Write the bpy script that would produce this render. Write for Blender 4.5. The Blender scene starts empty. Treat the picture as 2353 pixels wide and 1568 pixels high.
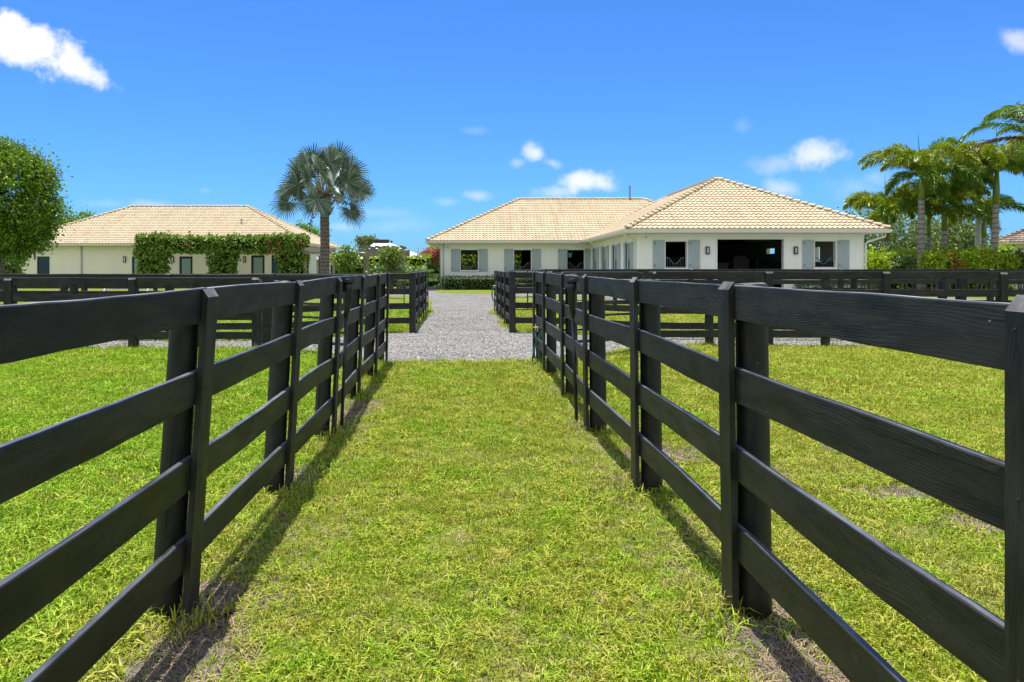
import bpy, bmesh, math, random
import numpy as np
from mathutils import Vector, Matrix, noise as mnoise

R = random.Random(11)
NR = np.random.default_rng(5)
SC = bpy.context.scene
COL = SC.collection
PI = math.pi
# ---- measuring frame of the photograph (2353 px wide): focal, principal point, horizon, eye height
FO, CX, HZ, CH = 1700.0, 1095.0, 613.0, 1.55
def gx(px, Y): return (px - CX) / FO * Y
def gz(py, Y): return CH - (py - HZ) / FO * Y
def at(px, py, Y): return Vector((gx(px, Y), Y, gz(py, Y)))

# =====================================================================  materials
def new_mat(name):
    m = bpy.data.materials.new(name); m.use_nodes = True
    nt = m.node_tree
    b = nt.nodes['Principled BSDF']
    return m, nt, b
def nd(nt, typ, ins=None, **props):
    n = nt.nodes.new(typ)
    for k, v in props.items(): setattr(n, k, v)
    for k, v in (ins or {}).items():
        s = n.inputs[k]
        if hasattr(v, 'is_output') and v.is_output: nt.links.new(v, s)
        else: s.default_value = v
    return n
def mth(nt, op, a, b=None, c=None, clamp=False):
    n = nt.nodes.new('ShaderNodeMath'); n.operation = op; n.use_clamp = clamp
    for i, v in enumerate((a, b, c)):
        if v is None: continue
        if hasattr(v, 'is_output'): nt.links.new(v, n.inputs[i])
        else: n.inputs[i].default_value = v
    return n.outputs[0]
def mixc(nt, f, a, b, blend='MIX'):
    n = nt.nodes.new('ShaderNodeMix'); n.data_type = 'RGBA'; n.blend_type = blend
    for i, v in ((0, f), (6, a), (7, b)):
        if hasattr(v, 'is_output'): nt.links.new(v, n.inputs[i])
        else: n.inputs[i].default_value = v if i == 0 else (v[0], v[1], v[2], 1)
    return n.outputs[2]
def ramp(nt, f, stops):
    n = nt.nodes.new('ShaderNodeValToRGB')
    if hasattr(f, 'is_output'): nt.links.new(f, n.inputs[0])
    e = n.color_ramp.elements
    while len(e) < len(stops): e.new(0.5)
    for q, (p, c) in zip(e, stops):
        q.position = p; q.color = (c[0], c[1], c[2], 1) if hasattr(c, '__len__') else (c, c, c, 1)
    return n.outputs[0]
def mapr(nt, v, a, b, c=0.0, d=1.0, smooth=False):
    n = nt.nodes.new('ShaderNodeMapRange')
    if smooth: n.interpolation_type = 'SMOOTHSTEP'
    nt.links.new(v, n.inputs[0])
    for i, x in enumerate((a, b, c, d)): n.inputs[i + 1].default_value = x
    return n.outputs[0]
def noise_tex(nt, vec, scale, detail=3.0, rough=0.5, dist=0.0):
    n = nd(nt, 'ShaderNodeTexNoise', {'Scale': scale, 'Detail': detail, 'Roughness': rough, 'Distortion': dist})
    if vec is not None: nt.links.new(vec, n.inputs['Vector'])
    return n.outputs['Fac']
def mapping(nt, vec, scale=(1, 1, 1), loc=(0, 0, 0)):
    n = nd(nt, 'ShaderNodeMapping', {'Scale': scale, 'Location': loc}); nt.links.new(vec, n.inputs['Vector'])
    return n.outputs[0]
def bump(nt, b, h, strength, dist):
    n = nd(nt, 'ShaderNodeBump', {'Height': h, 'Strength': strength, 'Distance': dist})
    nt.links.new(n.outputs[0], b.inputs['Normal'])
def setb(b, nt=None, color=None, rough=None, metal=None, spec=None):
    if color is not None:
        if hasattr(color, 'is_output'): nt.links.new(color, b.inputs['Base Color'])
        else: b.inputs['Base Color'].default_value = (*color, 1)
    if rough is not None:
        if hasattr(rough, 'is_output'): nt.links.new(rough, b.inputs['Roughness'])
        else: b.inputs['Roughness'].default_value = rough
    if metal is not None: b.inputs['Metallic'].default_value = metal
    if spec is not None: b.inputs['Specular IOR Level'].default_value = spec
def objvec(nt):
    tc = nt.nodes.new('ShaderNodeTexCoord'); oi = nt.nodes.new('ShaderNodeObjectInfo')
    m = nd(nt, 'ShaderNodeVectorMath', operation='SCALE'); m.inputs[0].default_value = (41.3, 0, 17.7)
    nt.links.new(oi.outputs['Random'], m.inputs['Scale'])
    a = nd(nt, 'ShaderNodeVectorMath', operation='ADD')
    nt.links.new(tc.outputs['Object'], a.inputs[0]); nt.links.new(m.outputs[0], a.inputs[1])
    return a.outputs[0], tc.outputs['Object'], oi.outputs['Random']
def posvec(nt): return nt.nodes.new('ShaderNodeNewGeometry').outputs['Position']

def simple(name, color, rough=0.5, metal=0.0, var=0.0, scale=6.0, spec=0.5, bmp=0.0):
    m, nt, b = new_mat(name)
    c = color
    if var or bmp:
        v = nt.nodes.new('ShaderNodeTexCoord').outputs['Object']
        n = noise_tex(nt, v, scale, 5, 0.6)
        if var: c = mixc(nt, n, [x * (1 - var) for x in color], [min(1, x * (1 + var)) for x in color])
        if bmp: bump(nt, b, n, bmp, 0.01)
    setb(b, nt, c, rough, metal, spec)
    return m

def wood_mat(name, dark, light, worn=0.0, wear_sheen_col=(.2, .2, .21), chips=True, rough=0.5):
    m, nt, b = new_mat(name)
    v, vo, rnd = objvec(nt)
    sx = nd(nt, 'ShaderNodeSeparateXYZ', {'Vector': v})
    warp = noise_tex(nt, mapping(nt, v, (0.9, 3, 7)), 1.6, 3, 0.5)
    vor = nd(nt, 'ShaderNodeTexVoronoi', {'Scale': 1.0}); vor.voronoi_dimensions = '2D'
    cb = nd(nt, 'ShaderNodeCombineXYZ', {'X': mth(nt, 'MULTIPLY', sx.outputs[0], 1.35), 'Y': mth(nt, 'MULTIPLY', sx.outputs[2], 2.6)})
    nt.links.new(cb.outputs[0], vor.inputs['Vector'])
    ckv = noise_tex(nt, mapping(nt, v, (1.1, 30, 75)), 1.0, 2, .5)
    d = vor.outputs['Distance']
    k = mth(nt, 'POWER', 2.718, mth(nt, 'MULTIPLY', mth(nt, 'MULTIPLY', d, d), -45.0))
    ph = mth(nt, 'ADD', mth(nt, 'MULTIPLY', sx.outputs[2], 560.0), mth(nt, 'ADD', mth(nt, 'MULTIPLY', warp, 64.0), mth(nt, 'MULTIPLY', k, 26.0)))
    g = mth(nt, 'MULTIPLY_ADD', mth(nt, 'SINE', ph), 0.5, 0.5)
    fib = noise_tex(nt, mapping(nt, v, (4, 60, 160)), 1.0, 4, 0.6)
    patch = noise_tex(nt, mapping(nt, v, (1.4, 4, 6)), 1.5, 5, 0.62)
    f = mth(nt, 'ADD', mth(nt, 'MULTIPLY', mapr(nt, patch, .3, .72), 0.65), mth(nt, 'ADD', mth(nt, 'MULTIPLY', g, 0.10), mth(nt, 'MULTIPLY_ADD', fib, .5, -.2)), clamp=True)
    c = mixc(nt, f, dark, light)
    if worn:
        wm = mth(nt, 'MULTIPLY', mapr(nt, noise_tex(nt, mapping(nt, v, (3.5, 14, 14)), 1.0, 6, .65), .36, .6), worn)
        c = mixc(nt, wm, c, mixc(nt, fib, [x * .6 for x in wear_sheen_col], [x * 1.35 for x in wear_sheen_col]))
    kn = mth(nt, 'MULTIPLY', mapr(nt, d, .05, .02, smooth=True), mapr(nt, rnd, .35, .4))
    c = mixc(nt, mth(nt, 'MULTIPLY', kn, .8), c, (.05, .032, .022))
    if chips:
        vc = nd(nt, 'ShaderNodeTexVoronoi', {'Scale': 9.0, 'Vector': mapping(nt, v, (1, 1, 1.6))})
        ck = mth(nt, 'MULTIPLY', mapr(nt, vc.outputs['Distance'], .05, .035), mapr(nt, noise_tex(nt, v, 3.1, 2), .58, .62))
        c = mixc(nt, ck, c, (.30, .28, .25))
    dz = nd(nt, 'ShaderNodeSeparateXYZ', {'Vector': posvec(nt)})
    dust = mth(nt, 'MULTIPLY', mapr(nt, dz.outputs[2], .42, .02, 0, .75), mapr(nt, noise_tex(nt, v, 9, 5, .65), .3, .65))
    c = mixc(nt, dust, c, (.060, .050, .036))
    c = mixc(nt, mapr(nt, ckv, .66, .70, 0, .8), c, (.001, .001, .001))
    c = mixc(nt, mth(nt, 'MULTIPLY', rnd, .45), c, (0, 0, 0))
    setb(b, nt, c, mapr(nt, patch, .3, .7, rough - .07, rough + .13))
    gm = mapr(nt, noise_tex(nt, mapping(nt, v, (.8, 2, 5)), 1.3, 3, .6), .42, .62, .12, .75)
    h = mth(nt, 'ADD', mth(nt, 'MULTIPLY', g, gm), mth(nt, 'ADD', mth(nt, 'MULTIPLY', fib, .55), mth(nt, 'MULTIPLY', kn, -1.2)))
    bump(nt, b, h, .28, .003)
    b.inputs['Specular IOR Level'].default_value = .34
    return m
M = {}
M['wood'] = wood_mat('black_stained_wood', (.0016, .0019, .0018), (.0165, .0185, .0168), worn=.85, wear_sheen_col=(.038, .037, .032))  # worn patches mix scuffs with paint sheen put into the colour
M['nail'] = simple('nail_heads', (.05, .045, .04), .5, metal=.5)
M['woodtop'] = wood_mat('weathered_skylight_tint_edge', (.05, .052, .056), (.14, .145, .155), worn=.95, wear_sheen_col=(.36, .36, .38), chips=False, rough=.6)  # weathered top faces, lightened further so the light on them is painted in
M['woodedge'] = wood_mat('worn_sky_reflection_tint', (.014, .016, .020), (.06, .066, .080), worn=.7, wear_sheen_col=(.17, .18, .205), chips=False, rough=.5)  # lower rail tops: wear plus bluish sky reflection painted into the colour
M['woodcap'] = wood_mat('weathered_light_tint_cap', (.04, .04, .042), (.1, .1, .1), worn=.9, wear_sheen_col=(.21, .20, .20), chips=False, rough=.7)  # batten and post tops: weathered grey, light on them painted in too
M['pergola'] = wood_mat('weathered_grey_timber', (.27, .22, .18), (.55, .47, .40), chips=False, rough=.8)

# leaf materials (random tint per leaf island)
def leaf_mat(name, cols, rough=.45, trans=.25, nscale=0.0, spec=.5):
    m, nt, b = new_mat(name)
    g = nt.nodes.new('ShaderNodeNewGeometry')
    r = g.outputs['Random Per Island']
    c = ramp(nt, r, [(i / max(1, len(cols) - 1), c) for i, c in enumerate(cols)])
    if nscale:
        n = noise_tex(nt, g.outputs['Position'], nscale, 3)
        c = mixc(nt, mapr(nt, n, .35, .65), c, mixc(nt, .5, c, (.5, .55, .25), 'MULTIPLY'))
    setb(b, nt, c, rough, spec=spec)
    out = nt.nodes['Material Output']
    t = nd(nt, 'ShaderNodeBsdfTranslucent'); nt.links.new(mixc(nt, .5, c, (.6, .8, .1), 'MULTIPLY'), t.inputs[0])
    t2 = nd(nt, 'ShaderNodeBsdfTranslucent'); nt.links.new(mixc(nt, .35, c, (.25, .30, .01)), t2.inputs[0])
    mx = nd(nt, 'ShaderNodeMixShader', {0: trans})
    nt.links.new(b.outputs[0], mx.inputs[1]); nt.links.new(t2.outputs[0], mx.inputs[2])
    nt.links.new(mx.outputs[0], out.inputs[0])
    return m
M['leaf_tree'] = leaf_mat('tree_leaves', [(.045, .12, .006), (.10, .21, .008), (.16, .30, .010), (.26, .39, .016)])
M['leaf_vine'] = leaf_mat('vine_leaves', [(.06, .13, .010), (.12, .23, .014), (.20, .33, .024), (.42, .48, .17)])
M['leaf_hedge'] = leaf_mat('hedge_leaves', [(.12, .23, .010), (.27, .42, .014), (.42, .56, .018), (.54, .64, .04)], trans=.45)
M['leaf_box'] = leaf_mat('clipped_hedge_leaves', [(.022, .06, .012), (.04, .10, .016), (.06, .13, .02), (.09, .15, .03)])
M['leaf_back'] = leaf_mat('background_tree_leaves', [(.06, .11, .025), (.10, .16, .035), (.15, .21, .05), (.20, .26, .08)])
M['leaf_red'] = leaf_mat('croton_leaves', [(.42, .07, .03), (.50, .20, .04), (.16, .22, .02), (.30, .36, .03)])
M['leaf_pink'] = leaf_mat('pink_blossom', [(.45, .05, .09), (.55, .10, .14), (.12, .16, .03)])
M['leaf_silver'] = leaf_mat('silver_palm_frond', [(.11, .165, .12), (.20, .27, .21), (.44, .50, .43)], rough=.38, trans=.10)
M['leaf_fox'] = leaf_mat('foxtail_palm_frond', [(.06, .13, .012), (.17, .27, .016), (.32, .40, .020), (.54, .54, .035)], rough=.34, trans=.32)
M['leaf_foxdark'] = leaf_mat('green_palm_frond', [(.05, .12, .012), (.12, .24, .018), (.24, .36, .03)], rough=.38, trans=.30)
M['leaf_dead'] = leaf_mat('dry_palm_frond', [(.14, .075, .03), (.20, .12, .05), (.09, .05, .025)], trans=.1)
M['leaf_areca'] = leaf_mat('areca_leaves', [(.08, .17, .03), (.15, .26, .05), (.25, .36, .12)], trans=.2)
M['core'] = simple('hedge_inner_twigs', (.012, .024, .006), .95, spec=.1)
M['green_shaft'] = simple('palm_crownshaft', (.14, .19, .03), .4, var=.25)
M['petiole'] = simple('palm_petiole', (.28, .28, .17), .5, var=.2)

def trunk_mat(name, a, b_, ring=0.0, rough=.9, wob=2.5):
    m, nt, b = new_mat(name)
    v = nt.nodes.new('ShaderNodeTexCoord').outputs['Object']
    n = noise_tex(nt, mapping(nt, v, (6, 6, 3)), 2.0, 6, .65)
    c = mixc(nt, mapr(nt, n, .3, .7), a, b_)
    h = n
    if ring:
        s = nd(nt, 'ShaderNodeSeparateXYZ', {'Vector': v})
        w = mth(nt, 'SINE', mth(nt, 'ADD', mth(nt, 'MULTIPLY', s.outputs[2], ring), mth(nt, 'MULTIPLY', n, wob)))
        rg = mapr(nt, w, .55, .95)
        c = mixc(nt, mth(nt, 'MULTIPLY', rg, .55), c, [x * .3 for x in a])
        h = mth(nt, 'SUBTRACT', n, rg)
    setb(b, nt, c, rough, spec=.2)
    bump(nt, b, h, .8, .03)
    return m
M['trunk_grey'] = trunk_mat('ringed_grey_trunk', (.20, .18, .16), (.36, .33, .30), ring=22)
M['trunk_pale'] = trunk_mat('pale_smooth_trunk', (.38, .37, .36), (.52, .51, .50))
M['trunk_fan'] = trunk_mat('rough_fan_palm_trunk', (.07, .058, .046), (.27, .225, .185), ring=30, wob=9.0)
M['bark'] = trunk_mat('tree_bark', (.09, .07, .055), (.2, .17, .14))

# stucco etc
def stucco(name, col):
    m, nt, b = new_mat(name)
    v = posvec(nt)
    n = noise_tex(nt, v, 0.7, 4, .6); n2 = noise_tex(nt, v, 60, 4, .7)
    streak = noise_tex(nt, mapping(nt, v, (2.2, 2.2, .25)), 1.5, 5, .6)
    c = mixc(nt, mapr(nt, n, .3, .7), [x * .95 for x in col], col)
    c = mixc(nt, mth(nt, 'MULTIPLY', mapr(nt, streak, .55, .8), .16), c, [x * .62 for x in col])
    setb(b, nt, c, .9, spec=.2); bump(nt, b, n2, .35, .006)
    return m
M['stucco'] = stucco('cream_stucco', (.88, .865, .78))
M['stucco2'] = stucco('warm_cream_stucco', (.87, .79, .67))
M['soffit'] = simple('painted_soffit', (.68, .66, .52), .8, var=.04)
M['gutter'] = simple('white_gutter', (.78, .78, .74), .45, var=.05, scale=2)
M['trimgrey'] = simple('grey_downspout', (.40, .41, .42), .5)
def shutter_mat():
    m, nt, b = new_mat('sage_painted_shutter')
    v, vo, rnd = objvec(nt)
    n = noise_tex(nt, mapping(nt, v, (5, 5, 1)), 2, 5, .6)
    c = mixc(nt, mapr(nt, n, .3, .7), (.34, .395, .40), (.40, .455, .455))
    c = mixc(nt, mth(nt, 'MULTIPLY', rnd, .35), c, (.37, .42, .43))
    setb(b, nt, c, .55); return m
M['shutter'] = shutter_mat()
M['panelgrey'] = simple('grey_stall_panel', (.30, .33, .32), .6, var=.08)
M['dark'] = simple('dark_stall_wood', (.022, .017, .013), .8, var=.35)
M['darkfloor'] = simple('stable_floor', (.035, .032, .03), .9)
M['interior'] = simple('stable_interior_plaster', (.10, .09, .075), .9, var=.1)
M['blackmetal'] = simple('black_metal', (.014, .015, .017), .38, var=.3)
M['bronze'] = simple('dark_bronze_frame', (.018, .017, .018), .4)
M['steel'] = simple('grey_stall_steel', (.13, .13, .135), .4, metal=.6)
M['white'] = simple('white_paint', (.78, .78, .78), .5)
M['greenroof'] = simple('vent_pipe_metal', (.18, .25, .25), .5)
M['hose'] = simple('green_hose', (.022, .12, .085), .4, var=.15)
M['brass'] = simple('brass_spigot', (.42, .36, .28), .4, metal=.3)
M['blue'] = simple('blue_plastic', (.10, .36, .55), .5)
M['concrete'] = simple('concrete_kerb', (.30, .32, .36), .85, var=.1)
m, nt, b = new_mat('frosted_glass'); setb(b, nt, (.26, .36, .34), .15, spec=.6); M['frost'] = m
m, nt, b = new_mat('dark_glass'); setb(b, nt, (.012, .02, .02), .04, spec=.8); M['darkglass'] = m
m, nt, b = new_mat('lamp_glass_clear'); setb(b, nt, (.55, .56, .56), .2); M['lampglass'] = m
M['whiteroof'] = simple('white_metal_roof', (.72, .72, .74), .5)
M['roofback'] = simple('distant_brown_tile', (.30, .22, .16), .8, var=.3, scale=12)

def tile_mat(name, cols, moss=0.0):
    m, nt, b = new_mat(name)
    uv = nt.nodes.new('ShaderNodeUVMap').outputs[0]
    s = nd(nt, 'ShaderNodeSeparateXYZ', {'Vector': uv})
    cu = mth(nt, 'FLOOR', s.outputs[0]); cv = mth(nt, 'FLOOR', s.outputs[1])
    cb = nd(nt, 'ShaderNodeCombineXYZ', {'X': cu, 'Y': cv})
    wn = nd(nt, 'ShaderNodeTexWhiteNoise', {'Vector': cb.outputs[0]})
    c = ramp(nt, wn.outputs['Value'], [(0, cols[0]), (.3, cols[1]), (.62, cols[2]), (.88, cols[3]), (1, cols[4])])
    fv = mth(nt, 'FRACT', s.outputs[1])
    st = noise_tex(nt, posvec(nt), 7.0, 5, .65)
    c = mixc(nt, mth(nt, 'MULTIPLY', mapr(nt, st, .48, .72), .38), c, cols[3])
    c = mixc(nt, mapr(nt, fv, .05, .04), c, (.33, .23, .15))
    big = noise_tex(nt, posvec(nt), .55, 4, .6)
    c = mixc(nt, mapr(nt, big, .45, .75, 0, .22), c, [x * .72 for x in cols[3]])
    stk = noise_tex(nt, mapping(nt, posvec(nt), (2.6, .22, .22)), 1.0, 5, .65)
    c = mixc(nt, mapr(nt, stk, .50, .72, 0, .34), c, [x * .5 for x in cols[3]])
    if moss:
        c = mixc(nt, mapr(nt, noise_tex(nt, posvec(nt), .9, 6, .7), .5 - moss * .2, .62), c, (.10, .085, .07))
    setb(b, nt, c, .8, spec=.25)
    bump(nt, b, noise_tex(nt, posvec(nt), 40, 3), .25, .01)
    return m
M['tile'] = tile_mat('cream_barrel_tile', [(.455, .38, .25), (.485, .41, .275), (.505, .43, .295), (.435, .345, .225), (.465, .38, .255)])
M['tile_moss'] = tile_mat('stained_barrel_tile', [(.42, .30, .2), (.5, .36, .26), (.55, .42, .30), (.36, .22, .15), (.46, .3, .2)], moss=.9)

# =====================================================================  mesh helpers
class MB:
    def __init__(s): s.v = []; s.f = []; s.m = []
    def add(s, vs, fs, mi=0):
        o = len(s.v); s.v += [tuple(v) for v in vs]
        for f in fs: s.f.append(tuple(i + o for i in f)); s.m.append(mi)
    def box(s, x0, x1, y0, y1, z0, z1, mi=0, M=None):
        vs = [Vector(p) for p in ((x0, y0, z0), (x1, y0, z0), (x1, y1, z0), (x0, y1, z0), (x0, y0, z1), (x1, y0, z1), (x1, y1, z1), (x0, y1, z1))]
        if M is not None: vs = [M @ v for v in vs]
        s.add(vs, [(0, 3, 2, 1), (4, 5, 6, 7), (0, 1, 5, 4), (1, 2, 6, 5), (2, 3, 7, 6), (3, 0, 4, 7)], mi)
    def tube(s, pts, rad, n=8, mi=0, cap=True):
        pts = [Vector(p) for p in pts]; N = len(pts)
        rads = rad if hasattr(rad, '__len__') else [rad] * N
        up = Vector((0.13, 0.31, 1)).normalized(); rings = []; prev = None
        for i, p in enumerate(pts):
            t = (pts[min(i + 1, N - 1)] - pts[max(i - 1, 0)]).normalized()
            a = prev if prev is not None else (up if abs(t.dot(up)) < .9 else Vector((1, 0, .1)))
            a = (a - t * a.dot(t)).normalized(); prev = a; c = t.cross(a)
            rings.append([p + (a * math.cos(2 * PI * k / n) + c * math.sin(2 * PI * k / n)) * rads[i] for k in range(n)])
        vs = [v for r in rings for v in r]; fs = []
        for i in range(N - 1):
            for k in range(n):
                fs.append((i * n + k, i * n + (k + 1) % n, (i + 1) * n + (k + 1) % n, (i + 1) * n + k))
        if cap: fs += [tuple(range(n - 1, -1, -1)), tuple((N - 1) * n + k for k in range(n))]
        s.add(vs, fs, mi)
    def build(s, name, mats, parent=None, smooth=False, off=None, world=None):
        me = bpy.data.meshes.new(name)
        vs = s.v if off is None else [(v[0] - off[0], v[1] - off[1], v[2] - off[2]) for v in s.v]
        me.from_pydata(vs, [], s.f)
        mats = mats if isinstance(mats, (list, tuple)) else [mats]
        for mm in mats: me.materials.append(mm)
        if len(mats) > 1: me.polygons.foreach_set('material_index', s.m)
        if smooth: me.polygons.foreach_set('use_smooth', [True] * len(me.polygons))
        me.update()
        o = bpy.data.objects.new(name, me); COL.objects.link(o)
        if parent: o.parent = parent
        if world is not None: o.matrix_local = world
        return o
def np_obj(name, V, Fq, mat, parent=None, off=None, uv=None, smooth=False):
    V = np.asarray(V, float)
    if off is not None: V = V - np.array(off)
    me = bpy.data.meshes.new(name)
    me.from_pydata(V.tolist(), [], np.asarray(Fq).tolist())
    if uv is not None:
        l = me.uv_layers.new(name='UVMap')
        idx = np.zeros(len(me.loops), int); me.loops.foreach_get('vertex_index', idx)
        l.data.foreach_set('uv', np.asarray(uv)[idx].ravel())
    if smooth: me.polygons.foreach_set('use_smooth', [True] * len(me.polygons))
    me.materials.append(mat)
    o = bpy.data.objects.new(name, me); COL.objects.link(o)
    if parent: o.parent = parent
    return o
def tag(o, label=None, cat=None, group=None, kind=None):
    if label: o['label'] = label
    if cat: o['category'] = cat
    if group: o['group'] = group
    if kind: o['kind'] = kind
    return o
def thing(name, label, cat, loc=(0, 0, 0), rz=0, group=None):
    o = bpy.data.objects.new(name, None); COL.objects.link(o)
    o.location = loc; o.rotation_euler = (0, 0, rz); o.empty_display_size = .2
    return tag(o, label, cat, group)
def frame(o, x, z):
    x = Vector(x).normalized(); z = Vector(z); z = (z - x * z.dot(x)).normalized(); y = z.cross(x)
    return Matrix(((x[0], y[0], z[0], o[0]), (x[1], y[1], z[1], o[1]), (x[2], y[2], z[2], o[2]), (0, 0, 0, 1)))
def nz(x, y=0.0, z=0.0): return mnoise.noise(Vector((x, y, z)))

# ---- leaf clouds: every leaf a small folded rhombus
def leaf_arrays(C, D, size, asp=.5, fold=.12):
    """C centres, D growth directions, size per leaf"""
    n = len(C); D = D / (np.linalg.norm(D, axis=1, keepdims=True) + 1e-9)
    r = NR.normal(size=(n, 3)); B = np.cross(D, r); B /= np.linalg.norm(B, axis=1, keepdims=True) + 1e-9
    Nn = np.cross(D, B); s = np.asarray(size).reshape(-1, 1) * np.ones((n, 1))
    V = np.empty((n, 4, 3))
    V[:, 0] = C - D * s * .5; V[:, 2] = C + D * s * .5
    V[:, 1] = C + B * s * asp * .5 + Nn * s * fold; V[:, 3] = C - B * s * asp * .5 + Nn * s * fold
    return V.reshape(-1, 3), np.arange(n * 4).reshape(n, 4)
def cat_arrays(lst):
    V = []; Fq = []; o = 0
    for v, f in lst: V.append(v); Fq.append(f + o); o += len(v)
    return np.concatenate(V), np.concatenate(Fq)

def crown_leaves(center, rad, ncl, per, lsize, clr=.45, seed=1, shell=.55, flat=.0):
    rg = np.random.default_rng(seed)
    u = rg.normal(size=(ncl, 3)); u /= np.linalg.norm(u, axis=1, keepdims=True)
    rr = shell + (1 - shell) * rg.random((ncl, 1)) ** .6
    lump = np.array([1 + .16 * nz(*(q * 1.7 + seed * 3.1)) + .09 * nz(*(q * 4.1 + seed)) for q in u]).reshape(-1, 1)
    P = u * rr * lump * np.array(rad)
    C = np.repeat(P, per, 0) + rg.normal(size=(ncl * per, 3)) * clr * np.array([1, 1, .62]) * np.repeat(.6 + .7 * rg.random((ncl, 1)), per, 0) * .6
    D = rg.normal(size=C.shape) * .8 + np.repeat(u, per, 0) * .9 + np.array([0, 0, -.25])
    return leaf_arrays(C + np.array(center), D, lsize * (.6 + .8 * rg.random(len(C))))
def box_leaves(x0, x1, y0, y1, z0, z1, dens, lsize, seed=1, faces='fltrb', wob=.12, tips=0.0):
    """leaves over the faces of a block: f front(-y) b back l left r right t top"""
    rg = np.random.default_rng(seed); out = []
    spec = {'f': ((x1 - x0) * (z1 - z0), (0, -1, 0)), 'b': ((x1 - x0) * (z1 - z0), (0, 1, 0)), 'l': ((y1 - y0) * (z1 - z0), (-1, 0, 0)),
            'r': ((y1 - y0) * (z1 - z0), (1, 0, 0)), 't': ((x1 - x0) * (y1 - y0), (0, 0, 1)), 'd': ((x1 - x0) * (y1 - y0), (0, 0, -1))}
    for k in faces:
        A, n = spec[k]; N = max(4, int(A * dens)); a = rg.random((N, 3)); n = np.array(n, float)
        P = np.array([x0, y0, z0]) + a * np.array([x1 - x0, y1 - y0, z1 - z0])
        for ax in range(3):
            if n[ax] > 0: P[:, ax] = (x1, y1, z1)[ax]
            elif n[ax] < 0: P[:, ax] = (x0, y0, z0)[ax]
        w = np.array([nz(*(p * 1.3 + seed)) * .9 + nz(*(p * 4.2 + seed)) * .5 for p in P])
        P = P + n * (w * wob + rg.normal(size=N) * wob * .45 - .02).reshape(-1, 1)
        D = rg.normal(size=(N, 3)) * .75 + n * .7 + np.array([0, 0, .1 if k == 't' else -.35])
        out.append(leaf_arrays(P, D, lsize * (.55 + .85 * rg.random(N))))
        if tips and k == 't':
            T = max(2, int((x1 - x0) * tips)); q = rg.random((T, 2))
            for i in range(T):
                h = .12 + .4 * rg.random() ** 2; m_ = 5 + int(h * 26); zz = np.linspace(0, h, m_)
                P = np.stack([np.full(m_, x0 + q[i, 0] * (x1 - x0)) + rg.normal(size=m_) * .05, np.full(m_, y0 + q[i, 1] * (y1 - y0)) + rg.normal(size=m_) * .05, z1 + zz], 1)
                out.append(leaf_arrays(P, rg.normal(size=(m_, 3)) + np.array([0, 0, .5]), lsize * (.5 + .6 * rg.random(m_))))
    return cat_arrays(out)

# =====================================================================  camera, sun, sky
cam = bpy.data.cameras.new('camera'); co = bpy.data.objects.new('camera', cam); COL.objects.link(co); SC.camera = co
co.location = (0, 0, CH); co.rotation_euler = (PI / 2, 0, 0)
cam.sensor_width = 36; cam.lens = FO / 2353 * 36; cam.shift_x = (1176.5 - CX) / 2353; cam.shift_y = (HZ - 784) / 2353
cam.clip_start = .05; cam.clip_end = 4000
SUN = Vector((-.13, .20, 1.46)).normalized()
sl = bpy.data.lights.new('sun', 'SUN'); so = bpy.data.objects.new('sun', sl); COL.objects.link(so)
sl.energy = 3.8; sl.angle = math.radians(.53); sl.color = (1, .955, .88)
so.rotation_euler = (-SUN).to_track_quat('-Z', 'Y').to_euler(); so.location = (0, 0, 60)

W = bpy.data.worlds.new('World'); SC.world = W; W.use_nodes = True
nt = W.node_tree; bg = nt.nodes['Background']; bg.inputs[1].default_value = .074
sky = nd(nt, 'ShaderNodeTexSky'); sky.sky_type = 'NISHITA'; sky.sun_disc = False
sky.sun_elevation = math.asin(SUN.z); sky.sun_rotation = math.atan2(SUN.x, SUN.y)
sky.air_density = 1.0; sky.dust_density = .5; sky.ozone_density = 2.0
SKYTINT = (.30, .67, 1.22)
skyc = mixc(nt, 1.0, sky.outputs[0], SKYTINT, 'MULTIPLY')
tc = nt.nodes.new('ShaderNodeTexCoord').outputs['Generated']
sp = nd(nt, 'ShaderNodeSeparateXYZ', {'Vector': tc})
yy = mth(nt, 'MAXIMUM', sp.outputs[1], .02)
U = mth(nt, 'DIVIDE', sp.outputs[0], yy); V_ = mth(nt, 'DIVIDE', sp.outputs[2], yy)
uv = nd(nt, 'ShaderNodeCombineXYZ', {'X': U, 'Y': V_}).outputs[0]
n1 = nd(nt, 'ShaderNodeTexNoise', {'Vector': uv, 'Scale': 26.0, 'Detail': 7.0, 'Roughness': .58})
n2 = noise_tex(nt, uv, 9.0, 5, .55)
nn = mth(nt, 'ADD', mth(nt, 'MULTIPLY', mth(nt, 'SUBTRACT', n1.outputs['Fac'], .5), 1.5), mth(nt, 'MULTIPLY', mth(nt, 'SUBTRACT', n2, .5), 1.5))
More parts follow.
